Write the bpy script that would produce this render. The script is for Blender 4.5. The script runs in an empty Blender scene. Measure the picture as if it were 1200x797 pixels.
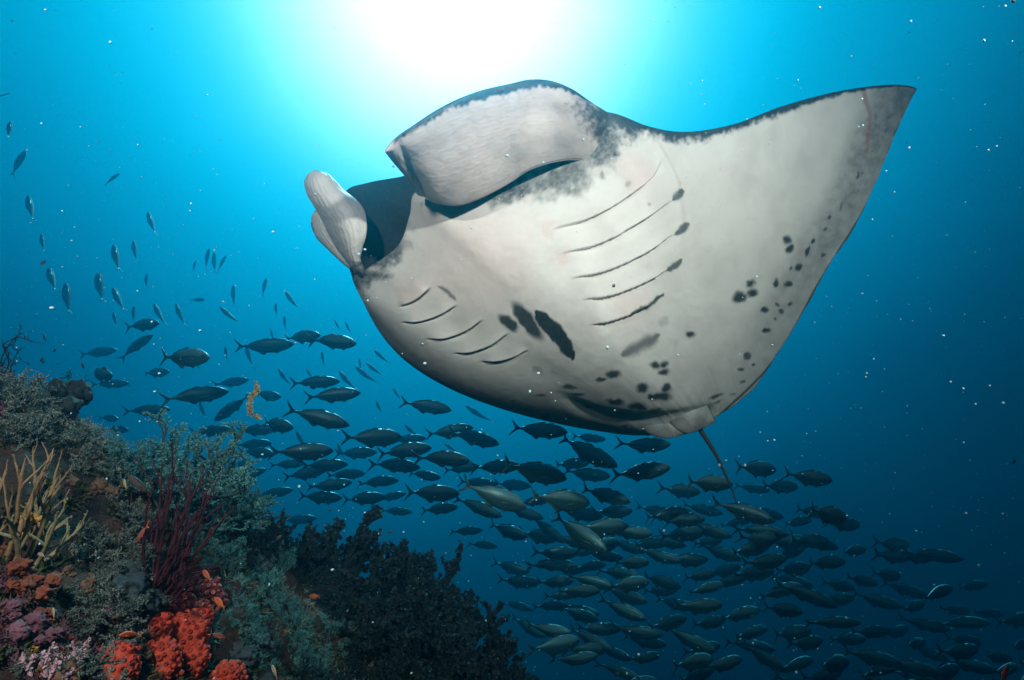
import bpy, math, random
import numpy as np
from mathutils import Vector, Matrix, Euler

# ------------------------------------------------------------------ camera
scene = bpy.context.scene
col = scene.collection
FPX = 700.0                       # focal length in photo pixels (1200 wide)
PITCH = math.radians(22)
cam_d = bpy.data.cameras.new('camera')
cam_d.sensor_width = 36.0
cam_d.lens = 36.0 * FPX / 1200.0
cam_d.clip_start = 0.02
cam_d.clip_end = 400
cam = bpy.data.objects.new('camera', cam_d)
col.objects.link(cam)
cam.location = (0, 0, 0)
cam.rotation_euler = (math.pi / 2 + PITCH, 0, 0)
scene.camera = cam
CP, SP = math.cos(PITCH), math.sin(PITCH)


def P(px, py, d):
    """photo pixel + distance along the view axis -> a point of the place"""
    px = np.asarray(px, float); py = np.asarray(py, float); d = np.asarray(d, float)
    x = (px - 600.0) / FPX * d
    y = (398.5 - py) / FPX * d
    return np.stack([x, d * CP - y * SP, d * SP + y * CP], -1)


def PV(px, py, d):
    return Vector(P(px, py, d).tolist())


def project(p):
    x, y, z = p[..., 0], p[..., 1], p[..., 2]
    d = y * CP + z * SP
    yc = -y * SP + z * CP
    return 600 + FPX * x / d, 398.5 - FPX * yc / d, d


# ------------------------------------------------------------------ light: open water under a bright surface
SUN = PV(535, -22, 1.0).normalized()
world = bpy.data.worlds.new('World')
scene.world = world
world.use_nodes = True
nt = world.node_tree
nt.nodes.clear()
N = nt.nodes.new
out = N('ShaderNodeOutputWorld'); bg = N('ShaderNodeBackground')
tc = N('ShaderNodeTexCoord')
dot = N('ShaderNodeVectorMath'); dot.operation = 'DOT_PRODUCT'
dot.inputs[1].default_value = SUN
nrm = N('ShaderNodeVectorMath'); nrm.operation = 'NORMALIZE'
nt.links.new(tc.outputs['Generated'], nrm.inputs[0])
# slow ripples of the surface overhead make the glow a little uneven
nz = N('ShaderNodeTexNoise'); nz.inputs['Scale'].default_value = 5.0; nz.inputs['Detail'].default_value = 4.0
nt.links.new(nrm.outputs[0], nz.inputs['Vector'])
nt.links.new(nrm.outputs[0], dot.inputs[0])
ac = N('ShaderNodeMath'); ac.operation = 'ARCCOSINE'; nt.links.new(dot.outputs['Value'], ac.inputs[0])
nm = N('ShaderNodeMath'); nm.operation = 'MULTIPLY_ADD'
nt.links.new(nz.outputs[0], nm.inputs[0]); nm.inputs[1].default_value = 0.10; nm.inputs[2].default_value = 0.95
am = N('ShaderNodeMath'); am.operation = 'MULTIPLY'
nt.links.new(ac.outputs[0], am.inputs[0]); nt.links.new(nm.outputs[0], am.inputs[1])
a2 = N('ShaderNodeMath'); a2.operation = 'DIVIDE'; a2.inputs[1].default_value = math.pi
nt.links.new(am.outputs[0], a2.inputs[0])
ramp = N('ShaderNodeValToRGB'); ramp.color_ramp.interpolation = 'B_SPLINE'
nt.links.new(a2.outputs[0], ramp.inputs[0])
RAMP = [(0, (5, 2.9, 2.7)), (5, (4.2, 2.8, 2.6)), (9, (3.3, 2.3, 2.3)), (14, (1.35, 1.45, 1.8)), (19, (.16, 1.0, 1.42)), (24, (.0, .88, 1.25)),
        (29, (.0, .60, .94)), (35, (.0, .42, .70)), (42, (.0, .25, .45)), (50, (.0, .085, .17)),
        (60, (.0, .016, .034)), (70, (.0, .006, .014)), (90, (.0, .003, .008)), (180, (0, .0016, .004))]
els = ramp.color_ramp.elements
while len(els) > 1:
    els.remove(els[-1])
for i, (deg, c) in enumerate(RAMP):
    e = els[0] if i == 0 else els.new(deg / 180.0)
    e.position = deg / 180.0
    e.color = (*(x / 5.0 for x in c), 1)
nt.links.new(ramp.outputs[0], bg.inputs['Color'])
bg.inputs['Strength'].default_value = 5.0
nt.links.new(bg.outputs[0], out.inputs['Surface'])

sun_d = bpy.data.lights.new('sun', 'SUN')
sun_d.energy = 4.0
sun_d.angle = math.radians(10.0)
sun_d.color = (0.62, 0.96, 1.0)          # sunlight after some metres of water
sun = bpy.data.objects.new('sun', sun_d)
col.objects.link(sun)
sun.location = SUN * 20
sun.rotation_euler = SUN.to_track_quat('Z', 'Y').to_euler()


def strobe(loc, aim, watts, cone):
    """one of the two flash units that lit this photograph, on its arm beside the camera"""
    d = bpy.data.lights.new('strobe', 'SPOT')
    d.energy = watts
    d.color = (1.0, 0.72, 0.65)
    d.spot_size = math.radians(cone)
    d.spot_blend = 1.0
    d.shadow_soft_size = 0.06
    o = bpy.data.objects.new('strobe', d)
    col.objects.link(o)
    o.location = loc
    o.rotation_euler = (Vector(loc) - Vector(aim)).to_track_quat('Z', 'Y').to_euler()


strobe((-0.75, -0.35, 0.95), PV(230, 500, 2.0), 230, 118)
strobe((1.40, -0.70, 1.05), PV(690, 250, 2.7), 800, 76)

vs = scene.view_settings
vs.view_transform = 'Standard'
vs.look = 'None'
vs.exposure = 0.0
vs.gamma = 1.0
vs.use_curve_mapping = False
cy = scene.cycles
cy.use_denoising = True
cy.volume_bounces = 1
cy.max_bounces = 6
cy.sample_clamp_indirect = 4.0

# ------------------------------------------------------------------ helpers
rng = np.random.default_rng(7)
random.seed(7)


def tag(o, label=None, cat=None, group=None, kind=None):
    if label: o['label'] = label
    if cat: o['category'] = cat
    if group: o['group'] = group
    if kind: o['kind'] = kind
    return o


def mesh_np(name, verts, faces, mats, smooth=True, matidx=None, attrs=None):
    """faces: (n,3) or (n,4) array or a list of such"""
    me = bpy.data.meshes.new(name)
    if not isinstance(faces, list): faces = [faces]
    verts = np.asarray(verts, np.float32)
    me.vertices.add(len(verts)); me.vertices.foreach_set('co', verts.ravel())
    loops = np.concatenate([np.asarray(f, np.int32).ravel() for f in faces if len(f)])
    tot = np.concatenate([np.full(len(f), np.asarray(f).shape[1], np.int32) for f in faces if len(f)])
    start = np.concatenate([[0], np.cumsum(tot)[:-1]]).astype(np.int32)
    me.loops.add(len(loops)); me.loops.foreach_set('vertex_index', loops)
    me.polygons.add(len(tot)); me.polygons.foreach_set('loop_start', start); me.polygons.foreach_set('loop_total', tot)
    if matidx is not None: me.polygons.foreach_set('material_index', np.asarray(matidx, np.int32))
    me.polygons.foreach_set('use_smooth', np.full(len(tot), smooth))
    if attrs:
        for k, a in attrs.items():
            at = me.attributes.new(k, 'FLOAT_COLOR', 'POINT')
            c = np.ones((len(verts), 4), np.float32); c[:, :a.shape[1]] = a
            at.data.foreach_set('color', c.ravel())
    for m in (mats if isinstance(mats, (list, tuple)) else [mats]): me.materials.append(m)
    me.update(calc_edges=True)
    me.validate()
    return me


def obj(name, me, parent=None, loc=(0, 0, 0)):
    o = bpy.data.objects.new(name, me)
    col.objects.link(o)
    o.location = loc
    if parent is not None: o.parent = parent
    return o


def empty(name, loc):
    o = bpy.data.objects.new(name, None)
    o.empty_display_size = 0.1
    col.objects.link(o); o.location = loc
    return o


class Mat:
    """small wrapper for node materials"""
    def __init__(s, name, rough=0.6, spec=0.4, metallic=0.0):
        s.m = bpy.data.materials.new(name); s.m.use_nodes = True
        s.t = s.m.node_tree; s.b = s.t.nodes['Principled BSDF']
        s.b.inputs['Roughness'].default_value = rough
        s.b.inputs['Specular IOR Level'].default_value = spec
        s.b.inputs['Metallic'].default_value = metallic
    def n(s, typ, **kw):
        nd = s.t.nodes.new(typ)
        for k, v in kw.items():
            if k.startswith('i_'):
                key = k[2:]
                nd.inputs[int(key) if key.isdigit() else key].default_value = v
            else: setattr(nd, k, v)
        return nd
    def l(s, a, b): s.t.links.new(a, b)
    def noise(s, scale, detail=4, rough=.55, vec=None):
        nd = s.n('ShaderNodeTexNoise'); nd.inputs['Scale'].default_value = scale
        nd.inputs['Detail'].default_value = detail; nd.inputs['Roughness'].default_value = rough
        if vec is not None: s.l(vec, nd.inputs['Vector'])
        return nd.outputs[0]
    def coord(s, which='Object'): return s.n('ShaderNodeTexCoord').outputs[which]
    def ramp(s, fac, stops, interp='LINEAR'):
        r = s.n('ShaderNodeValToRGB'); r.color_ramp.interpolation = interp
        el = r.color_ramp.elements
        while len(el) > 1: el.remove(el[-1])
        for i, (p, c) in enumerate(stops):
            e = el[0] if i == 0 else el.new(p)
            e.position = p; e.color = (*c, 1)
        s.l(fac, r.inputs[0]); return r.outputs[0]
    def mix(s, fac, a, b, blend='MIX'):
        m = s.n('ShaderNodeMix', data_type='RGBA', blend_type=blend)
        for sock, v in ((m.inputs[0], fac), (m.inputs[6], a), (m.inputs[7], b)):
            if hasattr(v, 'links'): s.l(v, sock)
            elif isinstance(v, tuple): sock.default_value = (*v, 1) if len(v) == 3 else v
            else: sock.default_value = v
        return m.outputs[2]
    def math(s, op, a, b=0.0, clamp=False):
        m = s.n('ShaderNodeMath', operation=op, use_clamp=clamp)
        for sock, v in ((m.inputs[0], a), (m.inputs[1], b)):
            if hasattr(v, 'links'): s.l(v, sock)
            else: sock.default_value = v
        return m.outputs[0]
    def color(s, c):
        if hasattr(c, 'links'): s.l(c, s.b.inputs['Base Color'])
        else: s.b.inputs['Base Color'].default_value = (*c, 1)
        return s
    def bump(s, h, strength=.3, dist=.01):
        b = s.n('ShaderNodeBump'); b.inputs['Strength'].default_value = strength
        b.inputs['Distance'].default_value = dist
        s.l(h, b.inputs['Height']); s.l(b.outputs[0], s.b.inputs['Normal']); return s


def vnoise(x, y, z, seed=0):
    """value noise, vectorised"""
    def h(ix, iy, iz):
        n = (ix * 374761393 + iy * 668265263 + iz * 2147483647 + seed * 974711) & 0xffffffff
        n = ((n ^ (n >> 13)) * 1274126177) & 0xffffffff
        n = n ^ (n >> 16)
        return (n & 0xffff) / 65535.0
    x, y, z = np.broadcast_arrays(x, y, z)
    ix, iy, iz = (np.floor(a).astype(np.int64) for a in (x, y, z))
    fx, fy, fz = x - ix, y - iy, z - iz
    fx, fy, fz = (f * f * (3 - 2 * f) for f in (fx, fy, fz))
    r = 0
    for dx in (0, 1):
        for dy in (0, 1):
            for dz in (0, 1):
                w = (fx if dx else 1 - fx) * (fy if dy else 1 - fy) * (fz if dz else 1 - fz)
                r = r + w * h(ix + dx, iy + dy, iz + dz)
    return r * 2 - 1


def fbm(x, y, z, oct=4, seed=0, gain=.5):
    r = 0; a = 1
    for k in range(oct):
        r = r + a * vnoise(x * 2 ** k, y * 2 ** k, z * 2 ** k, seed + k * 17); a *= gain
    return r


def smooth01(x): x = np.clip(x, 0, 1); return x * x * (3 - 2 * x)


def herm(xk, yk, x):
    """cubic interpolation through knots (non-uniform Catmull-Rom); yk (n, c)"""
    xk = np.asarray(xk, float); yk = np.asarray(yk, float)
    m = np.empty_like(yk)
    s = (yk[1:] - yk[:-1]) / (xk[1:] - xk[:-1])[:, None]
    h = xk[1:] - xk[:-1]
    m[1:-1] = (s[:-1] * h[1:, None] + s[1:] * h[:-1, None]) / (h[1:] + h[:-1])[:, None]
    m[0] = s[0]; m[-1] = s[-1]
    i = np.clip(np.searchsorted(xk, x, 'right') - 1, 0, len(xk) - 2)
    hh = h[i]; u = ((x - xk[i]) / hh)[:, None]; hh = hh[:, None]
    return ((2 * u**3 - 3 * u**2 + 1) * yk[i] + (u**3 - 2 * u**2 + u) * hh * m[i]
            + (-2 * u**3 + 3 * u**2) * yk[i + 1] + (u**3 - u**2) * hh * m[i + 1])


def resample(pts, n):
    """smooth polyline resampled by arc length"""
    pts = np.asarray(pts, float)
    L = np.concatenate([[0], np.cumsum(np.linalg.norm(np.diff(pts, axis=0), axis=1))])
    return herm(L, pts, np.linspace(0, L[-1], n))


def tubes(paths, sides=5, cap=True):
    """paths: list of (points (n,3), radii (n,)) -> verts, quads"""
    V = []; F = []; off = 0
    ang = np.linspace(0, 2 * math.pi, sides, endpoint=False)
    ca, sa = np.cos(ang), np.sin(ang)
    for pts, rad in paths:
        pts = np.asarray(pts, float); n = len(pts)
        tg = np.gradient(pts, axis=0); tg /= np.linalg.norm(tg, axis=1)[:, None] + 1e-9
        ref = np.array([0.31, 0.2, 0.93]) if abs(tg[0][2]) < .85 else np.array([1., .1, .2])
        a = np.cross(tg, ref); a /= np.linalg.norm(a, axis=1)[:, None] + 1e-9
        b = np.cross(tg, a)
        r = np.asarray(rad, float)[:, None, None]
        ring = pts[:, None, :] + r * (a[:, None, :] * ca[None, :, None] + b[:, None, :] * sa[None, :, None])
        V.append(ring.reshape(-1, 3))
        i = np.arange(n - 1)[:, None] * sides; k = np.arange(sides)[None, :]; k2 = (k + 1) % sides
        F.append((np.stack([i + k, i + k2, i + sides + k2, i + sides + k], -1).reshape(-1, 4)) + off)
        off += n * sides
    return np.concatenate(V), np.concatenate(F)
# ------------------------------------------------------------------ the manta ray
# markings, in photo pixels on the belly: x, y, half length, half width, angle (deg, clockwise), strength, softness
SPOTS = [(596, 379, 13, 6.5, 40, 1, .25), (618, 377, 27, 8.5, 52, 1, .22),
         (718, 438, 9, 5, 0, 1, .4), (704, 444, 6, 3, 0, 1, .4), (768, 428, 6, 5, 0, 1, .4), (778, 427, 5, 4, 0, 1, .4),
         (778, 436, 7, 4, -10, 1, .4), (752, 455, 7, 5, 0, 1, .4), (780, 455, 6, 6, 0, 1, .4), (775, 464, 11, 5, 0, 1, .4),
         (764, 464, 5, 4, 0, 1, .4), (721, 471, 10, 4, 5, 1, .4), (747, 476, 11, 5, 8, 1, .4), (667, 454, 8, 3, 4, .9, .4),
         (677, 463, 8, 2.5, 0, .9, .4), (633, 464, 6, 2, 5, .8, .4), (728, 485, 6, 2.5, 0, .9, .4), (768, 482, 8, 3, -5, .9, .4),
         (617, 479, 4, 1.8, 0, .8, .4), (638, 490, 5, 2, 0, .9, .4), (652, 496, 5, 2, 0, .9, .4), (640, 486, 4, 1.5, 0, .8, .4),
         (680, 498, 4, 1.6, 0, .8, .4), (600, 470, 4, 1.6, 0, .7, .4), (733, 500, 4, 2, 0, .8, .4), (690, 480, 6, 2, 4, .7, .4),
         (809, 392, 5, 3.6, -15, 1, .4), (880, 333, 6, 4, -20, 1, .4), (867, 348, 8, 6, -30, 1, .4), (881, 343, 6, 4.5, -20, 1, .4),
         (876, 330, 3, 2, 0, .8, .4), (936, 313, 5, 4, -30, 1, .4), (928, 313, 2, 2, 0, .9, .4), (909, 332, 5, 3.5, -70, 1, .4),
         (924, 332, 4.5, 4, -40, 1, .4), (896, 363, 4.5, 4, 0, 1, .4), (911, 358, 3, 2.6, 0, .9, .4), (916, 364, 3.2, 3, -30, .9, .4),
         (909, 373, 2.4, 2, 0, .9, .4), (926, 356, 3.5, 3, -40, .9, .4), (898, 387, 5.5, 3, -12, 1, .4), (876, 417, 5, 3, -15, .9, .4),
         (882, 427, 2.5, 1.8, 0, .9, .4), (867, 432, 5, 2, -10, .9, .4), (871, 448, 3, 2.4, -20, .8, .4), (838, 465, 8, 2.4, -20, .9, .5),
         (860, 462, 4, 1.6, -10, .6, .5), (841, 471, 5, 1.6, -15, .7, .5),
         (923, 281, 5, 4.5, -50, 1, .4), (925, 292, 5.5, 4, -60, 1, .4), (952, 284, 4, 3, -60, 1, .4), (947, 295, 6, 3, -70, 1, .4),
         (966, 298, 2.6, 2.4, 0, .9, .4), (972, 254, 3.2, 2.2, -60, .9, .4), (986, 242, 7, 1.6, -75, .8, .4), (968, 270, 3.2, 2, -60, .9, .4),
         (1005, 205, 5, 2, -70, .9, .4), (1010, 203, 2, 1.5, 0, .8, .4), (1022, 178, 2.4, 2, 0, .8, .4), (1026, 146, 2.2, 1.8, 0, .8, .4),
         (1041, 137, 2, 1.8, 0, .8, .4), (735, 215, 4, 2.5, -60, .4, .6), (760, 240, 2, 2, 0, .4, .5),
         (706, 206, 3, 5, 0, .7, .5)]
# elongated strokes: polyline, half width, strength, softness
STROKES = [([(629, 367), (648, 387), (657, 396), (671, 418)], 9.0, 1, .22),
           ([(730, 417), (752, 405), (772, 393)], 6.5, .75, .8), ([(775, 380), (783, 372)], 5, .25, .9),
           ([(790, 235), (800, 222)], 4.5, .85, .5), ([(791, 275), (806, 263)], 4.5, .85, .5),
           ([(783, 317), (799, 305)], 4.2, .85, .5), ([(737, 367), (757, 359), (777, 346)], 3.6, .9, .4),
           ([(515, 337), (523, 341), (535, 351)], 3.0, .75, .7), ([(625, 430), (634, 438)], 4, .35, .9)]
GILLS = [[(643, 270), (690, 256), (735, 230), (768, 202), (778, 182)], [(655, 298), (700, 286), (745, 262), (791, 233)],
         [(665, 327), (705, 318), (750, 298), (793, 272)], [(680, 352), (715, 345), (755, 329), (788, 313)],
         [(690, 382), (730, 370), (776, 348)],
         [(505, 337), (488, 352), (467, 361)], [(537, 357), (517, 369), (490, 378), (467, 378)],
         [(567, 374), (547, 388), (527, 396), (497, 398)], [(597, 390), (571, 407), (553, 413), (530, 415)],
         [(620, 410), (593, 421), (563, 425)]]


def poly_dist(x, y, pl, n=24):
    """distance to a smooth polyline, signed side (+ below/right of travel), position along"""
    q = resample(np.array(pl, float), n)
    best = np.full(x.shape, 1e9); side = np.zeros(x.shape); tt = np.zeros(x.shape)
    for i in range(n - 1):
        a, b = q[i], q[i + 1]; e = b - a; L2 = (e ** 2).sum() + 1e-9
        t = np.clip(((x - a[0]) * e[0] + (y - a[1]) * e[1]) / L2, 0, 1)
        d = np.hypot(x - a[0] - t * e[0], y - a[1] - t * e[1])
        m = d < best
        best = np.where(m, d, best)
        side = np.where(m, np.sign(e[0] * (y - a[1]) - e[1] * (x - a[0])), side)
        tt = np.where(m, (i + t) / (n - 1), tt)
    return best, side, tt


def belly_pigment_shade(px, py):
    """R = charcoal pigment plus painted-in shade, G = unused, B = pink of the skin; from the position of a point of the resting animal"""
    w1 = fbm(px / 9, py / 9, 0 * px, 4, 3) * 1.5 + fbm(px / 2, py / 2, 0 * px, 2, 4) * .5; w2 = fbm(px / 9, py / 9, 0 * px + 7, 4, 5) * 1.5 + fbm(px / 2, py / 2, 0 * px, 2, 6) * .5
    f1 = fbm(px / 2.6, py / 2.6, 0 * px, 2, 9)
    x, y = px + w1, py + w2
    dark = np.zeros(px.shape)
    for (cx, cy_, a, b, ang, st, so) in SPOTS:
        m = (np.abs(px - cx) < a + 14) & (np.abs(py - cy_) < a + 14)
        if not m.any(): continue
        t = math.radians(ang); dx, dy = x[m] - cx, y[m] - cy_
        u = (dx * math.cos(t) + dy * math.sin(t)) / a; v = (-dx * math.sin(t) + dy * math.cos(t)) / b
        r = np.sqrt(u * u + v * v)
        dark[m] = np.maximum(dark[m], st * .97 * smooth01((1 + so * 1.3 - r) / (2.6 * so)))
    for (pl, hw, st, so) in STROKES:
        a = np.array(pl); m = (px > a[:, 0].min() - 25) & (px < a[:, 0].max() + 25) & (py > a[:, 1].min() - 25) & (py < a[:, 1].max() + 25)
        if not m.any(): continue
        d, _, q = poly_dist(x[m], y[m], pl, 16)
        d = d / (hw * (.35 + .65 * np.sqrt(np.clip(1 - (2 * q - 1) ** 2, 0, 1))))
        dark[m] = np.maximum(dark[m], st * smooth01((1 + so - d) / (2 * so)))
    # head: mottled charcoal beside the horn fins; also the near fin's painted cast shadow
    def soft(cx, cy_, a, b, ang, st):
        t = math.radians(ang); dx, dy = px + 5 * w1 - cx, py + 5 * w2 - cy_
        u = (dx * math.cos(t) + dy * math.sin(t)) / a; v = (-dx * math.sin(t) + dy * math.cos(t)) / b
        r = np.sqrt(u * u + v * v)
        return st * smooth01(1.35 - r) * np.clip(.9 + .15 * f1, 0, 1.2)
    for a in ((662, 205, 48, 26, -22, .95), (706, 168, 42, 26, -55, 1.0), (600, 215, 44, 22, -20, 1.0), (690, 130, 45, 20, 20, 1),
              (448, 300, 34, 20, -38, .95), (425, 322, 24, 20, -30, .9), (470, 278, 12, 20, 0, .5)):
        dark = np.maximum(dark, soft(*a))
    # trailing wing: real grey margin, and the fold's shade painted over it
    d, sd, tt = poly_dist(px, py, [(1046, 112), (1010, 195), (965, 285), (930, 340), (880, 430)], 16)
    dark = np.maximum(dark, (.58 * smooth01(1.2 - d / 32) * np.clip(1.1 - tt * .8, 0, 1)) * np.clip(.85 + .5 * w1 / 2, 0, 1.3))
    d, sd, tt = poly_dist(px, py, [(1075, 103), (1010, 250), (965, 322), (905, 425), (840, 490)], 20)
    dark = np.maximum(dark, .85 * smooth01(1.4 - d / 1.5))
    # far side towards the wing: greyer skin, plus painted shade where it turns away
    d, sd, tt = poly_dist(px, py, [(440, 392), (500, 450), (580, 500), (700, 530)], 14)
    dark = np.maximum(dark, .5 * smooth01(1.3 - d / 48))
    pink = np.zeros(px.shape)
    for (cx, cy_, r, st) in ((480, 340, 22, .3), (645, 268, 12, .4), (660, 300, 12, .3), (510, 335, 14, .35), (745, 200, 24, .3),
                             (740, 360, 26, .25), (560, 300, 80, .25)):
        pink = np.maximum(pink, st * smooth01(1.3 - np.hypot(px - cx + 4 * w1, py - cy_ + 4 * w2) / r))
    d, sd, tt = poly_dist(x, y, [(1012, 108), (1018, 133), (1015, 178)], 10)
    pink = np.maximum(pink, .9 * smooth01(1.5 - d / 3)); dark = np.maximum(dark, .35 * smooth01(1.4 - d / 3))
    for i, g in enumerate(GILLS):
        a = np.array(g); m = (px > a[:, 0].min() - 8) & (px < a[:, 0].max() + 8) & (py > a[:, 1].min() - 8) & (py < a[:, 1].max() + 8)
        if not m.any(): continue
        d, s_, tt = poly_dist(px[m], py[m], g)
        hw = .95 if i >= 5 else .8
        st = (.85 if i >= 5 else .08)
        taper = smooth01(tt / .12) * smooth01((1 - tt) / .25)
        dark[m] = np.maximum(dark[m], st * smooth01(1.5 - d / hw) * taper)
    return np.clip(dark, 0, 1), np.clip(pink, 0, 1)


def belly_relief(px, py):
    """height in metres (towards the outside): gill flaps, folds"""
    h = np.zeros(px.shape)
    for i, g in enumerate(GILLS):
        far = i >= 5
        a = np.array(g); m = (px > a[:, 0].min() - 40) & (px < a[:, 0].max() + 40) & (py > a[:, 1].min() - 40) & (py < a[:, 1].max() + 40)
        if not m.any(): continue
        d, s_, tt = poly_dist(px[m], py[m], g)
        taper = smooth01(tt / .25) * smooth01((1 - tt) / .25)
        # travel is inner->outer: one side is the free edge of the flap, raised; the other dips under it
        sgn = s_ if not far else -s_
        up = np.exp(-d / (17 if not far else 8)) * (sgn < 0)
        dip = np.exp(-d / (8 if not far else 4)) * (sgn >= 0)
        h[m] += taper * ((.027 if not far else .014) * up - (.013 if not far else .006) * dip)
        h[m] -= taper * (.002 if not far else .012) * smooth01(1.3 - d / (2.2 if not far else 1.6))
    d, sd, tt = poly_dist(px, py, [(757, 152), (772, 175), (788, 205), (797, 245), (797, 310)], 16)
    h += .010 * np.exp(-(d / 4) ** 2) * smooth01((1 - tt) / .6)
    # pelvic hollow and fold
    d, sd, tt = poly_dist(px, py, [(640, 455), (700, 485), (760, 492), (830, 482)], 14)
    h -= .018 * np.exp(-(d / 7) ** 2) * smooth01(tt / .3)
    h += .003 * fbm(px / 60, py / 60, 0 * px, 2, 21) + .0006 * fbm(px / 7, py / 7, 0 * px, 2, 22)
    # fin rays near the rear edge
    return h


# stations across the disc: v, front edge, (middle), rear edge, upper lip, thickness
ST = [  # v     L(px,py,d)           M or bulge             T(px,py,d)          U            thick
    (0.00, (1074, 104, 2.98), .00, (1074, 105.5, 2.98), None, .006),
    (0.25, (1069, 101.5, 2.96), .004, (1067, 118, 2.98), None, .010),
    (0.6, (1052, 99.3, 2.93), .01, (1051, 153, 2.99), None, .018),
    (1.1, (1022, 101, 2.87), .02, (1029, 207, 3.01), None, .03),
    (1.8, (975, 108.5, 2.79), .035, (1002, 265, 3.03), None, .05),
    (2.6, (915, 125, 2.69), .05, (968, 317, 3.04), None, .08),
    (3.4, (858, 146, 2.60), .07, (938, 372, 3.06), None, .11),
    (4.1, (805, 154.5, 2.53), .09, (910, 416, 3.08), None, .15),
    (4.8, (760, 148, 2.46), .12, (886, 452, 3.10), None, .20),
    (5.4, (715, 132, 2.41), .16, (862, 474, 3.11), None, .26),
    (5.9, (672, 132, 2.42), .20, (842, 487, 3.12), (668, 125, 2.47), .31),
    (6.4, (600, 172, 2.40), .24, (826, 496, 3.13), (585, 163, 2.52), .34),
    (6.9, (530, 208, 2.36), .27, (812, 501, 3.13), (520, 190, 2.52), .36),
    (7.3, (486, 226, 2.35), .27, (800, 505, 3.14), (474, 206, 2.50), .36),
    (7.65, (480, 252, 2.38), .26, (788, 507, 3.15), (432, 214, 2.55), .35),
    (8.0, (466, 288, 2.43), .24, (774, 509, 3.17), (404, 226, 2.62), .34),
    (8.35, (432, 313, 2.48), .22, (758, 510.5, 3.19), (398, 268, 2.66), .32),
    (8.7, (414, 321, 2.56), (556, 430, 2.66), (738, 510, 3.22), (409, 313, 2.66), .28),
    (9.3, (424, 347, 2.68), (524, 446, 2.78), (706, 506, 3.27), None, .22),
    (10.0, (446, 376, 2.84), (520, 452, 2.95), (672, 500, 3.33), None, .17),
    (10.9, (480, 392, 3.08), (546, 452, 3.18), (655, 492, 3.45), None, .12),
    (12.0, (520, 385, 3.42), (578, 430, 3.50), (660, 470, 3.70), None, .08),
    (13.2, (566, 352, 3.82), (608, 384, 3.92), (662, 425, 4.02), None, .04),
    (14.2, (612, 322, 4.20), (624, 336, 4.24), (642, 356, 4.26), None, .012),
    (14.5, (628, 318, 4.32), (629, 319, 4.32), (630, 320, 4.32), None, .006),
]


REAR = .18


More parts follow.
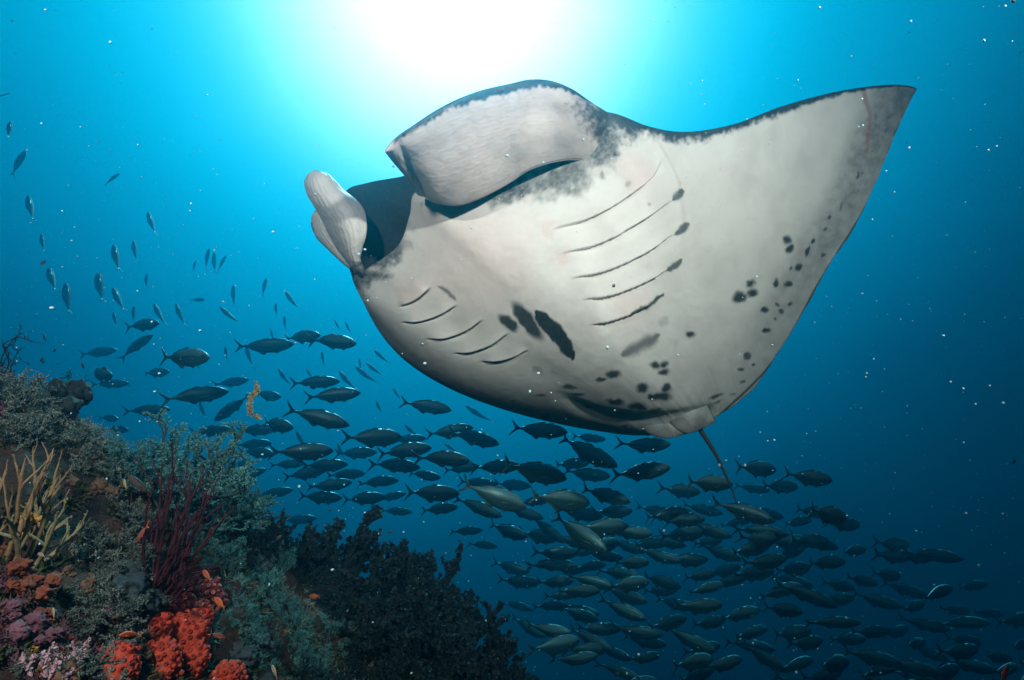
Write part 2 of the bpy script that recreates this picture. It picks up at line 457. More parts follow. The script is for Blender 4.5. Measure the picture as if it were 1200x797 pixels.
def build_manta():
    vk = [s[0] for s in ST]
    Lk = P(*np.array([s[1] for s in ST]).T)
    Tk = np.array([s[3] for s in ST]); Tk[:, 2] += REAR * np.interp(vk, [1, 4.2, 9.5, 12], [.05, 1, 1, .3]); Tk = P(*Tk.T)
    Uk = P(*np.array([(s[4] or s[1]) for s in ST]).T)
    Mk = []
    for s, l, t in zip(ST, Lk, Tk):
        if isinstance(s[2], tuple): Mk.append(P(*s[2]))
        else:
            m = (l + t) / 2; Mk.append(m * (1 - (s[2] + .35 * REAR * (s[0] > 3)) / np.linalg.norm(m)))
    Mk = np.array(Mk); Hk = np.array([[s[5]] for s in ST])
    ns, ntv, nd, nc = 720, 380, 40, 12
    # samples concentrated where the belly faces us
    v = np.interp(np.linspace(0, 1, ns), [0, .04, .72, .9, 1], [0, .35, 9.6, 11.5, 14.5])
    L, M, T, U, H = (herm(vk, k, v) for k in (Lk, Mk, Tk, Uk, Hk))
    ismouth = ((v > 5.4) & (v < 9.3))[:, None]
    U = np.where(ismouth, U, L)
    # ragged rear edge
    rag = fbm(v * 9, 0 * v, 0 * v, 3, 40) * .004 + .007 * np.exp(-((v - 4.02) / .03) ** 2) - .006 * np.exp(-((v - 2.35) / .05) ** 2)
    chord = (T - L); cl = np.linalg.norm(chord, axis=1)[:, None] + 1e-6
    T = T + chord / cl * (rag * smooth01(cl[:, 0] / .4))[:, None]
    t = np.linspace(0, 1, ntv)
    tt = t[None, :, None]
    V = L[:, None] * (1 - tt) * (1 - 2 * tt) + 4 * M[:, None] * tt * (1 - tt) + T[:, None] * tt * (2 * tt - 1)
    def normals(G):
        a = np.gradient(G, axis=0); b = np.gradient(G, axis=1)
        n = np.cross(a, b); n /= np.linalg.norm(n, axis=2)[..., None] + 1e-9
        return n
    n = normals(V)
    if (n[300, 200] * V[300, 200]).sum() > 0: n = -n           # belly side
    px, py, _ = project(V)
    dark, pink = belly_pigment_shade(px, py)
    # the dark of the back laps over the front edge of the wing and head
    cd = tt[..., 0] * np.linalg.norm(T - L, axis=1)[:, None]      # metres from the front edge
    nearw = smooth01((9.5 - v) / 1.0)
    width = np.interp(v, [0, .8, 2, 3.4, 4.1, 4.8, 5.3, 5.6, 5.9], [.010, .014, .03, .045, .055, .065, .13, .16, .0])
    width = np.maximum(width, np.interp(v, [8.3, 8.8, 9.5, 10.5, 12, 14.5], [0, .05, .07, .10, .12, .05]))
    edge = fbm(px / 14, py / 14, 0 * px, 3, 50) * .22 + fbm(px / 3.2, py / 5, 0 * px, 3, 51) * .22
    back = smooth01((1.25 - cd / (width[:, None] + 1e-4) + edge) / .85) * (width[:, None] > 1e-3)
    dark = np.maximum(dark, back)
    h = belly_relief(px, py)
    fade = smooth01(tt[..., 0] / .03) * smooth01((1 - tt[..., 0]) / .02)
    fade = fade * ((v < 9.9)[:, None])
    V = V + n * (h * fade)[..., None]
    # back side
    td = np.linspace(1, 0, nd + 2)[1:-1]
    idx = np.round(td * (ntv - 1)).astype(int)
    Vb = (L[:, None] * ((1 - td) * (1 - 2 * td))[None, :, None] + 4 * M[:, None] * (td * (1 - td))[None, :, None]
          + T[:, None] * (td * (2 * td - 1))[None, :, None])
    nb = n[:, idx]
    prof = (td ** .5) * (1 - td) ** .9 / .52
    D = Vb - nb * (H[:, 0][:, None] * prof[None, :])[..., None] + (U - L)[:, None] * ((1 - td) ** 3)[None, :, None]
    # mouth: from the upper lip in and back out to the lower lip
    c = np.linspace(0, 1, nc)
    inward = (M - (L + U) / 2); inward /= np.linalg.norm(inward, axis=1)[:, None] + 1e-9
    gap = np.linalg.norm(U - L, axis=1)[:, None]
    C = (U[:, None] * (1 - c)[None, :, None] + L[:, None] * c[None, :, None]
         + inward[:, None] * (np.sin(c * math.pi) ** .6)[None, :, None] * np.minimum(gap * 1.6, .34)[:, None])
    C = C[:, :-1]
    ring = np.concatenate([V, D, C], axis=1)
    R = ring.shape[1]
    rd = np.concatenate([dark, np.ones((ns, nd)), np.full((ns, nc - 1), .97)], axis=1)
    rp = np.concatenate([pink, np.zeros((ns, nd + nc - 1))], axis=1)
    nonm = ~ismouth[:, 0]
    ring[nonm, ntv + nd:] = L[nonm][:, None]
    verts = ring.reshape(-1, 3)
    # weld
    key = np.round(verts / 2e-5).astype(np.int64)
    _, first, inv = np.unique(key, axis=0, return_index=True, return_inverse=True)
    inv = inv.ravel()
    i = np.arange(ns - 1)[:, None] * R; k = np.arange(R)[None, :]; k2 = (k + 1) % R
    q = np.stack([i + k, i + k2, i + R + k2, i + R + k], -1).reshape(-1, 4)
    q = inv[q]
    t1 = q[:, [0, 1, 2]]; t2 = q[:, [0, 2, 3]]
    nodeg = (q[:, 0] != q[:, 1]) & (q[:, 1] != q[:, 2]) & (q[:, 2] != q[:, 3]) & (q[:, 3] != q[:, 0]) & (q[:, 0] != q[:, 2]) & (q[:, 1] != q[:, 3])
    quads = q[nodeg]
    tr = np.concatenate([t1[~nodeg], t2[~nodeg]])
    tr = tr[(tr[:, 0] != tr[:, 1]) & (tr[:, 1] != tr[:, 2]) & (tr[:, 2] != tr[:, 0])]
    fv = verts[first]
    attr = np.stack([rd.ravel()[first], 0 * rd.ravel()[first], rp.ravel()[first]], -1)
    # outward faces
    f0 = quads[len(quads) // 3]
    return fv, [quads, tr], attr


def sheet(top, bot, nu, nw, thick, bulge, pigment, curl=None, edge_dark=(0, 0, 0, 0)):
    """a fin: ruled between two edges given in (px, py, d); closed, lens-shaped in section"""
    A = resample(np.array(top, float), nu); B = resample(np.array(bot, float), nu)
    w = np.linspace(0, 1, nw); u = np.linspace(0, 1, nu)
    G = A[:, None] * (1 - w)[None, :, None] + B[:, None] * w[None, :, None]
    uu, ww = np.meshgrid(u, w, indexing='ij')
    G[..., 2] -= bulge * np.sin(ww * math.pi) * (.5 + .5 * np.sin(np.clip(uu, 0, 1) * math.pi))
    if curl is not None: G = curl(G, uu, ww)
    X = P(G[..., 0], G[..., 1], G[..., 2])
    n = np.cross(np.gradient(X, axis=0), np.gradient(X, axis=1)); n /= np.linalg.norm(n, axis=2)[..., None] + 1e-9
    if (n * X).sum() > 0: n = -n
    dark, pink, rel = pigment(G[..., 0], G[..., 1], uu, ww)
    e = np.minimum(np.minimum(uu, 1 - uu) * 3.0, np.minimum(ww, 1 - ww) * 2.0)
    th = thick * np.sqrt(1 - (1 - np.clip(e, 0, 1)) ** 2)
    F = X + n * (rel * smooth01(e / .05) + th * .5)[..., None]
    K = X - n * (th * .5)[..., None]
    nv = nu * nw
    verts = np.concatenate([F.reshape(-1, 3), K.reshape(-1, 3)])
    i = np.arange(nu - 1)[:, None] * nw; k = np.arange(nw - 1)[None, :]
    q = np.stack([i + k, i + k + 1, i + nw + k + 1, i + nw + k], -1).reshape(-1, 4)
    faces = [q, q[:, ::-1] + nv]
    # weld rim (front and back meet there)
    key = np.round(verts / 2e-5).astype(np.int64)
    _, first, inv = np.unique(key, axis=0, return_index=True, return_inverse=True); inv = inv.ravel()
    q = inv[np.concatenate(faces)]
    ok = (q[:, 0] != q[:, 1]) & (q[:, 1] != q[:, 2]) & (q[:, 2] != q[:, 3]) & (q[:, 3] != q[:, 0])
    back_d = np.ones(nv)
    at = np.stack([np.concatenate([dark.ravel(), back_d]), np.zeros(2 * nv), np.concatenate([pink.ravel(), np.zeros(nv)])], -1)
    return verts[first], [q[ok]], at[first]


def join(parts):
    V, F, A = [], [], []; off = 0
    for v, f, a in parts:
        V.append(v); A.append(a)
        F += [np.asarray(x) + off for x in f]; off += len(v)
    return np.concatenate(V), F, np.concatenate(A)


mm = Mat('manta_skin', rough=.5, spec=.35)
at = mm.n('ShaderNodeVertexColor', layer_name='pigment')
sep = mm.n('ShaderNodeSeparateColor'); mm.l(at.outputs[0], sep.inputs[0])
oc = mm.coord('Object')
n1 = mm.noise(5, 6, .6, oc); n2 = mm.noise(60, 5, .65, oc); n3 = mm.noise(260, 3, .6, oc)
white = mm.ramp(n1, [(.3, (.54, .50, .47)), (.5, (.64, .60, .565)), (.7, (.69, .655, .62))])
white = mm.mix(mm.math('MULTIPLY', n2, .35), white, (.46, .42, .40))
white = mm.mix(sep.outputs[2], white, (.60, .36, .33))
darkc = mm.ramp(n2, [(.3, (.012, .016, .018)), (.65, (.034, .042, .046))])
# pigment edges break up into fine speckle
sp = mm.math('MULTIPLY', mm.math('SUBTRACT', mm.noise(190, 4, .7, oc), .5), .35)
sp = mm.math('MULTIPLY', sp, mm.math('MULTIPLY', sep.outputs[0], mm.math('SUBTRACT', 1.0, sep.outputs[0])))
fac = mm.math('ADD', sep.outputs[0], mm.math('MULTIPLY', sp, 3.0), clamp=True)
mm.color(mm.mix(fac, white, darkc))
hh = mm.math('ADD', mm.math('MULTIPLY', n2, .6), mm.math('MULTIPLY', n3, .4))
mm.bump(hh, .22, .006)
SKIN = mm.m

centre = PV(640, 380, 2.75)
manta = empty('manta_ray', centre)
tag(manta, 'huge manta ray with white spotted belly gliding above the reef', 'manta ray')


def manta_part(name, data):
    v, f, a = data
    me = mesh_np(name, v - np.array(centre), f, SKIN, attrs={'pigment': a})
    return obj(name, me, manta)


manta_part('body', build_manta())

# near horn fin: broad unfurled paddle
def pig_near(px, py, u, w):
    e = .6 * fbm(px / 12, py / 12, 0 * px, 3, 61) + .5 * fbm(px / 3.5, py / 3.5, 0 * px, 3, 62)
    d = smooth01((.15 * np.clip(u * 2.2, .35, 1) * (1.2 - u * .9) + .03 * e - w) / .05) * smooth01((.98 - u) / .05)      # dark upper edge
    root = smooth01((np.interp(w, [0, .4, .75, 1], [.33, .30, .21, .22]) + .07 * e - u) / .15) * .95
    d = np.maximum(d, root)
    d = np.maximum(d, .8 * smooth01(1 - np.abs(w - .965) / .012) * (u < .5))
    d = np.maximum(d, .75 * smooth01(1 - np.abs(u - .955 - .012 * np.sin(w * 9)) / .012) * smooth01((w - .08) / .1) * smooth01((.75 - w) / .2))
    d = np.maximum(d, np.clip(.07 + .10 * e + .10 * fbm(u * 9, w * 3, 0 * u, 3, 67), 0, .25))
    pk = smooth01((u - .955) / .025) * .95
    pk = np.maximum(pk, smooth01((w - .955) / .03) * .7 * smooth01((u - .25) / .2))
    pk = np.maximum(pk, .22 + 0 * u)
    rel = .00016 * np.sin(w * 150 + 26 * u + 3 * e) * smooth01((u - .2) / .3) + .0010 * e + .004 * fbm(u * 5, w * 3, 0 * u, 2, 66)
    rel = rel + .009 * np.exp(-((u - .975) / .02) ** 2) - .006 * np.exp(-((u - .94) / .012) ** 2)
    pk = np.where(w < .12, np.minimum(pk, .3), pk)
    return np.clip(d, 0, 1), np.clip(pk, 0, 1), rel


near_top = [(752, 156, 2.56), (722, 138, 2.46), (692, 119, 2.31), (668, 103, 2.09), (645, 94.5, 2.05), (622, 93, 2.01), (598, 98, 1.98), (560, 107, 1.94),
            (520, 124, 1.90), (486, 146, 1.87), (460, 166, 1.86), (451, 178, 1.87)]
near_bot = [(735, 205, 2.62), (700, 192, 2.50), (668, 188, 2.37), (640, 193, 2.27), (620, 200, 2.22), (600, 213, 2.24), (575, 227, 2.22), (555, 236, 2.21), (538, 241, 2.21),
            (520, 240, 2.21), (505, 235, 2.21), (490, 222, 2.20)]


def curl_near(G, u, w):
    G = G.copy()
    G[..., 2] += .10 * smooth01((u - .86) / .14) * w * .6            # the free end rolls back
    G[..., 0] += -9 * smooth01((u - .9) / .1) * np.sin(w * math.pi) * .2
    return G


manta_part('cephalic_fin', sheet(near_top, near_bot, 240, 130, .045, .012, pig_near, curl_near))


# far horn fin: rolled into a trumpet
def pig_far(px, py, u, w):
    e = fbm(px / 7, py / 7, 0 * px, 4, 71)
    d = smooth01((.16 + .06 * e - u) / .1) * .9
    d = np.maximum(d, smooth01((u - .965) / .02) * smooth01((.45 - w) / .2))
    d = np.maximum(d, .16 * smooth01(1 - np.abs(w - .78 + .05 * e) / .16))
    pk = .8 * smooth01(1 - np.abs(u - .86) / .09) * smooth01((w - .84) / .08)
    rel = .0006 * np.sin(w * 66 + 5 * u + e * 2.2) + .0015 * e
    return np.clip(d, 0, 1), np.clip(pk + .1, 0, 1), rel


def pig_fold(px, py, u, w):
    e = fbm(px / 7, py / 7, 0 * px, 4, 81)
    d = smooth01((.3 + .2 * e - u) / .2) * .9
    d = np.maximum(d, smooth01((.10 - w) / .05))
    return np.clip(d, 0, 1), .1 + 0 * u, .002 * np.sin(w * 40 + e * 3)


far_l = [(425, 328, 2.55), (412, 312, 2.53), (398, 296, 2.52), (386, 276, 2.50), (377, 257, 2.48), (367, 240, 2.46), (359, 225, 2.46), (357, 212, 2.47), (362, 204, 2.48), (372, 200, 2.50)]
far_r = [(428, 318, 2.52), (421, 304, 2.46), (424, 290, 2.42), (429, 276, 2.40), (430, 260, 2.40), (427, 246, 2.41), (416, 233, 2.43), (404, 224, 2.46), (392, 211, 2.48), (381, 202, 2.50)]
fold_l = [(428, 334, 2.60), (412, 316, 2.60), (398, 304, 2.60), (384, 291, 2.59), (372, 279, 2.58), (366, 266, 2.57), (366, 255, 2.56), (371, 246, 2.55)]
fold_r = [(428, 322, 2.56), (415, 310, 2.54), (404, 300, 2.53), (395, 288, 2.53), (388, 276, 2.52), (382, 264, 2.51), (378, 254, 2.51), (375, 246, 2.51)]
manta_part('cephalic_fin', join([sheet(far_l, far_r, 120, 90, .03, .07, pig_far), sheet(fold_l, fold_r, 80, 40, .02, .03, pig_fold)]))


def pig_pel(px, py, u, w):
    d0, pk = belly_pigment_shade(px, py)
    e = fbm(px / 10, py / 10, 0 * px, 3, 91)
    d = .58 + .14 * e + .75 * smooth01((w - .965) / .03) + .5 * smooth01((u - .975) / .02)
    d = np.maximum(d, d0 * .8)
    return np.clip(d, 0, 1), 0 * u, .0006 * np.sin(u * 110 + 5 * e)


# pelvic fins either side of the tail base
manta_part('pelvic_fin', sheet([(778, 483, 3.18), (800, 480, 3.18), (820, 476, 3.19), (829, 474, 3.20)],
                               [(792, 503, 3.21), (805, 508, 3.22), (820, 504, 3.22), (839, 494, 3.23)], 70, 40, .02, .02, pig_pel))
manta_part('pelvic_fin', sheet([(744, 489, 3.22), (762, 490, 3.21), (785, 493, 3.21), (803, 497, 3.21)],
                               [(757, 506, 3.25), (766, 511, 3.25), (778, 514, 3.25), (806, 508, 3.24)], 70, 40, .02, .015, pig_pel))
tp = P(*resample([(816, 497, 3.28), (826, 512, 3.30), (838, 531, 3.33), (850, 556, 3.36), (858, 574, 3.38), (864, 592, 3.40)], 30).T)
tv, tf = tubes([(tp, np.linspace(.015, .003, 30) * np.interp(np.linspace(0, 1, 30), [0, .95, 1], [1, 1, .2]))], 8)
manta_part('tail', (tv, [tf], np.tile(np.array([[.95, 0, 0]]), (len(tv), 1))))
# ------------------------------------------------------------------ fish
def fish_mesh(name, mats, bend=0.0, deep=1.0, fork=1.0, sides=14, eye=True):
    """one continuous fish, 1 long, head towards +x, back towards +z, fins grown from the body; slot 0 skin, 1 fins, 2 eye"""
    xs = np.array([0, .012, .035, .07, .12, .18, .25, .33, .42, .50, .58, .66, .73, .79, .83, .86])
    up = np.array([.0, .018, .040, .066, .092, .113, .129, .137, .135, .124, .103, .074, .047, .026, .018, .018]) * deep
    lo = np.array([-.0, -.016, -.034, -.056, -.080, -.101, -.119, -.129, -.128, -.116, -.094, -.066, -.041, -.023, -.017, -.017]) * deep
    wd = np.array([0, .012, .026, .040, .052, .060, .064, .065, .062, .055, .045, .032, .021, .013, .009, .006])
    xf = np.linspace(0, 1, 24) ** 1.15 * .86
    up, lo, wd = (np.interp(xf, xs, a) for a in (up, lo, wd))
    a = np.linspace(0, 2 * math.pi, sides, endpoint=False)
    zc, zh = (up + lo) / 2, (up - lo) / 2
    ring = np.stack([np.repeat(.5 - xf[:, None], sides, 1), wd[:, None] * np.sign(np.sin(a)) * np.abs(np.sin(a)) ** .85,
                     zc[:, None] + zh[:, None] * np.cos(a)], -1)
    V = [ring.reshape(-1, 3)]; n = len(xf)
    i = np.arange(n - 1)[:, None] * sides; k = np.arange(sides)[None, :]; k2 = (k + 1) % sides
    F = [np.stack([i + k, i + sides + k, i + sides + k2, i + k2], -1).reshape(-1, 4)]
    mi = [np.zeros(len(F[0]), int)]
    off = n * sides

    def fin(poly, y0=0.0, tilt=0.0, th=.004):
        """a fin blade: thick at its root line (first two points), thin outside"""
        nonlocal off
        p = np.array(poly, float); m = len(p)
        t = np.full(m, th * .35); t[0] = t[-1] = th
        L = np.stack([p[:, 0], y0 + t + tilt * np.hypot(p[:, 0] - p[0, 0], p[:, 1] - p[0, 1]), p[:, 1]], -1)
        R = L.copy(); R[:, 1] -= 2 * t
        c0 = L.mean(0)[None]; c1 = R.mean(0)[None]
        V.append(np.concatenate([L, R, c0, c1]))
        q = []; tr = []
        for j in range(m):
            j2 = (j + 1) % m
            q.append([off + j, off + j2, off + m + j2, off + m + j])
            tr.append([off + j2, off + j, off + 2 * m]); tr.append([off + m + j, off + m + j2, off + 2 * m + 1])
        F.append(np.array(q)); mi.append(np.ones(len(q), int)); F.append(np.array(tr)); mi.append(np.ones(len(tr), int))
        off += 2 * m + 2

    X = lambda x: .5 - x
    f = fork
    fin([(X(.835), .016), (X(.87), .034), (X(.93), .086 * f), (X(1.0), .150 * f), (X(.965), .082 * f), (X(.925), .030), (X(.912), 0.0), (X(.84), 0)], th=.006)
    fin([(X(.84), 0), (X(.912), 0.0), (X(.925), -.030), (X(.965), -.080 * f), (X(.995), -.145 * f), (X(.93), -.084 * f), (X(.87), -.033), (X(.835), -.016)], th=.006)
    d = deep
    fin([(X(.40), .128 * d), (X(.45), .146 * d), (X(.49), .146 * d), (X(.53), .128 * d), (X(.62), .108 * d), (X(.74), .058 * d), (X(.745), .036 * d), (X(.60), .088 * d)])
    fin([(X(.26), .125 * d), (X(.29), .139 * d), (X(.35), .142 * d), (X(.39), .130 * d)])
    fin([(X(.46), -.118 * d), (X(.51), -.160 * d), (X(.55), -.148 * d), (X(.62), -.100 * d), (X(.74), -.052 * d), (X(.745), -.034 * d), (X(.60), -.082 * d)])
    fin([(X(.25), -.112 * d), (X(.28), -.145 * d), (X(.33), -.150 * d), (X(.32), -.122 * d)])
    for s in (1, -1):
        fin([(X(.235), -.010), (X(.30), .004), (X(.40), -.022), (X(.46), -.052), (X(.36), -.044), (X(.28), -.040), (X(.24), -.034)], y0=s * .061, tilt=s * .10, th=.003)
    if eye:
        for s in (1, -1):
            na = 10; aa = np.linspace(0, 2 * math.pi, na, endpoint=False)
            ex, ez, r = X(.085), .018, .021
            rim = np.stack([ex + r * np.cos(aa), np.full(na, s * .034), ez + r * np.sin(aa)], -1)
            mid = np.stack([ex + .6 * r * np.cos(aa), np.full(na, s * .0475), ez + .6 * r * np.sin(aa)], -1)
            V.append(np.concatenate([rim, mid, [[ex, s * .050, ez]]]))
            j = np.arange(na); j2 = (j + 1) % na
            q = np.stack([off + j, off + j2, off + na + j2, off + na + j], -1); t3 = np.stack([off + na + j, off + na + j2, np.full(na, off + 2 * na)], -1)
            if s < 0: q = q[:, ::-1]; t3 = t3[:, ::-1]
            F.append(q); mi.append(np.full(na, 2)); F.append(t3); mi.append(np.full(na, 2)); off += 2 * na + 1
    V = np.concatenate(V)
    V[:, 1] += bend * np.clip(.15 - V[:, 0], 0, 1) ** 2
    return mesh_np(name, V, F, mats, matidx=np.concatenate(mi))


def fish_skin(name, back, flank, belly, metallic=.35, rough=.34):
    m = Mat(name, rough=rough, spec=.5, metallic=metallic)
    oc = m.coord('Object'); sx = m.n('ShaderNodeSeparateXYZ'); m.l(oc, sx.inputs[0])
    nz = m.noise(9, 3, .5, oc)
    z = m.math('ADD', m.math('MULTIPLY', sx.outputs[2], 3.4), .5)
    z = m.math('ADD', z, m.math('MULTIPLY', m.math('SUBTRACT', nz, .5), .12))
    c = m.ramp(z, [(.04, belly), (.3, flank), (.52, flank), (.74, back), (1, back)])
    inf = m.n('ShaderNodeObjectInfo')
    c = m.mix(m.math('MULTIPLY', inf.outputs['Random'], .5), c, tuple(x * .35 for x in flank))
    m.color(c)
    m.bump(m.noise(120, 2, .5, oc), .15, .004)
    return m.m


def plain(name, c, rough=.5, metallic=0., spec=.4, var=.25, scale=30):
    m = Mat(name, rough=rough, metallic=metallic, spec=spec)
    n_ = m.noise(scale, 3, .6, m.coord('Object'))
    m.color(m.mix(n_, tuple(x * (1 - var) for x in c), tuple(min(1, x * (1 + var)) for x in c)))
    return m.m


JSKIN = fish_skin('jack_skin', (.30, .52, .54), (.04, .115, .125), (.05, .115, .125), .15, .38)  # pale back over dark flank paints in the light from above
JFIN = plain('jack_fin', (.05, .09, .09), .45)
EYE = plain('fish_eye', (.015, .017, .016), .15, var=.1)
JM = [fish_mesh('jack_body', [JSKIN, JFIN, EYE], b, d) for b, d in ((0, 1.0), (.35, 1.04), (-.35, .97), (.2, 1.08), (-.2, .93))]
DSKIN = fish_skin('dark_jack_skin', (.03, .07, .08), (.04, .09, .10), (.05, .10, .11), 0, .6)  # shaded copy of the jack skin: far fish painted without lit backs
JT = fish_mesh('slim_jack_body', [DSKIN, JFIN, EYE], .25, .82, .9)
CAMF = Vector((0, CP, SP)); CAMU = Vector((0, -SP, CP)); CAMR = Vector((1, 0, 0))
NF = [0]


def put_fish(me, head, tail, f, dorsal, length, label, cat, group, name, away=1):
    """head / tail: photo pixels; f: how much of the length lies across the view"""
    dx, dy = head[0] - tail[0], -(head[1] - tail[1])
    lp = math.hypot(dx, dy)
    d = length * f * FPX / lp
    if d > 13.5: length *= 13.5 / d; d = 13.5
    c = PV((head[0] + tail[0]) / 2, (head[1] + tail[1]) / 2, d)
    x = (CAMR * dx / lp + CAMU * dy / lp) * f + CAMF * (away * math.sqrt(max(0, 1 - f * f)))
    x.normalize()
    z = Vector(dorsal); z = (z - x * z.dot(x)).normalized()
    y = z.cross(x)
    o = bpy.data.objects.new(name, me)
    col.objects.link(o)
    o.matrix_world = Matrix.Translation(c) @ Matrix((x, y, z)).transposed().to_4x4() @ Matrix.Scale(length, 4)
    tag(o, label, cat, group)
    NF[0] += 1
    return o


# fish of the school seen from the side: centre x, y, length in pixels, nose-down angle
SIDE = [(168, 381, 50, -5), (115, 413, 34, -10), (216, 419, 76, 0), (182, 437, 38, -4), (116, 440, 52, -3), (129, 450, 34, 0), (229, 463, 68, -5),
        (271, 448, 40, -8), (172, 481, 46, 0), (310, 406, 60, -5), (312, 464, 42, 0), (247, 505, 42, 0), (323, 498, 52, 4), (300, 504, 44, 0),
        (138, 503, 34, 0), (128, 490, 32, 0), (354, 395, 50, -5), (390, 400, 64, 5), (369, 448, 52, 0), (390, 463, 62, -3), (372, 489, 74, 18),
        (499, 476, 60, 12), (437, 513, 64, 5), (417, 531, 46, 3), (473, 528, 62, 0), (527, 506, 56, -8), (354, 530, 64, 3), (555, 513, 62, 10),
        (463, 545, 62, 4), (497, 557, 42, 2), (519, 537, 66, 0), (442, 564, 46, 6), (507, 578, 62, 10), (457, 582, 36, -5), (426, 584, 48, 6),
        (464, 599, 38, 8), (320, 578, 42, -5), (375, 583, 50, 5), (337, 544, 40, 0), (380, 546, 52, 0), (358, 555, 46, -8), (386, 569, 48, -3),
        (350, 609, 40, 0), (284, 545, 34, 0), (290, 557, 40, -15), (302, 530, 46, 0), (296, 521, 38, 0), (304, 585, 36, 0), (514, 596, 44, 5),
        (632, 504, 70, 8), (690, 513, 38, 3), (755, 522, 66, 0), (687, 530, 74, 22), (581, 547, 62, 2), (627, 553, 82, 18), (669, 543, 48, 5),
        (688, 556, 58, 8), (751, 553, 78, -2), (580, 582, 82, 25), (658, 586, 75, 15), (626, 587, 46, 0), (709, 580, 68, 20), (719, 600, 50, 5),
        (680, 602, 58, 12), (559, 594, 62, 15), (641, 620, 52, 35), (632, 628, 50, 20), (678, 625, 70, 28), (594, 622, 50, 10), (565, 638, 38, 15),
        (675, 647, 38, 12), (729, 622, 44, 4), (733, 640, 44, 10), (776, 603, 50, 0), (777, 634, 48, 4), (886, 549, 62, 10), (948, 560, 64, 10),
        (914, 570, 54, 8), (881, 572, 36, 3), (798, 575, 54, 10), (830, 566, 70, 10), (870, 599, 64, 14), (970, 603, 68, 20), (784, 602, 62, 5),
        (890, 622, 60, 4), (948, 634, 62, 10), (598, 665, 46, 10), (635, 661, 36, 2), (665, 666, 44, 12), (608, 682, 50, 8), (650, 682, 48, 10),
        (605, 709, 40, 12), (658, 697, 46, 6), (680, 715, 44, 4), (618, 735, 44, 14), (540, 548, 44, 4), (560, 566, 48, 8), (600, 568, 46, 10),
        (612, 600, 52, 14), (546, 622, 40, 6), (405, 556, 44, 2), (478, 515, 42, 0), (1092, 650, 60, 4), (1050, 653, 56, 6)]
SCHOOL = 'school of silvery jacks below the manta'
LAB_MID = 'silvery teal jack swimming side-on in the dense school below the manta'
LAB_LEFT = 'dark teal jack swimming side-on in open water between reef and manta'
r2 = random.Random(11)


def side_fish(cx, cy, lp, ang):
    f = r2.uniform(.86, .99)
    length = r2.uniform(.50, .62)
    a = math.radians(ang); hx, hy = math.cos(a) * lp / 2, math.sin(a) * lp / 2
    up = Vector((r2.uniform(-.12, .12), r2.uniform(-.95, -.15), 1))
    left = cx < 400 and cy < 520
    lab, grp = LAB_MID, SCHOOL
    if left: lab, grp = LAB_LEFT, 'jacks in open water beside the reef'
    elif ang >= 18 and lp > 64: lab, grp = 'large jack angled steeply nose-down in the dense school below the manta', 'steeply tilted jacks'
    elif abs(cx - 845) < 75 and cy < 600: lab, grp = 'silvery jack close around the hanging tail of the manta', 'jacks around the manta tail'
    elif 480 < cx < 790 and cy < 535: lab, grp = 'dark jack passing right under the rear belly edge of the manta', 'jacks under the belly edge'
    elif cx < 560: lab, grp = 'teal jack in the thin end of the school above the black tree corals', 'jacks above the tree corals'
    elif cx < 700 and cy > 650: lab, grp = 'dim small jack beside the outer edge of the black tree corals', 'jacks beside the tree corals'
    elif cx > 1000: lab, grp = 'dim jack on the outer fringe of the school, farthest from the reef', 'jacks of the outer fringe'
    elif cy > 715: lab, grp = 'dim jack in the lowest and darkest layer of the school', 'jacks of the lowest layer'
    put_fish(r2.choice(JM), (cx + hx, cy + hy), (cx - hx, cy - hy), f, up, length, lab, 'fish', grp, 'jack_fish', away=r2.choice((1, 1, -1)))


for a in SIDE: side_fish(*a)
# the dense lower right part of the school
poly = [(640, 640), (760, 595), (1000, 600), (1085, 655), (1215, 725), (1215, 815), (760, 815), (640, 760)]
def inside(x, y):
    c = False
    for i in range(len(poly)):
        (x1, y1), (x2, y2) = poly[i], poly[i - 1]
        if (y1 > y) != (y2 > y) and x < (x2 - x1) * (y - y1) / (y2 - y1) + x1: c = not c
    return c
placed = []
tries = 0
while len(placed) < 128 and tries < 9000:
    tries += 1
    x, y = r2.uniform(600, 1215), r2.uniform(595, 815)
    if not inside(x, y): continue
    if any(abs(x - a) < 27 and abs(y - b) < 11 for a, b in placed): continue
    if x > 980 and r2.random() < .35: continue
    placed.append((x, y))
    side_fish(x, y, r2.uniform(44, 66), r2.gauss(6, 6))
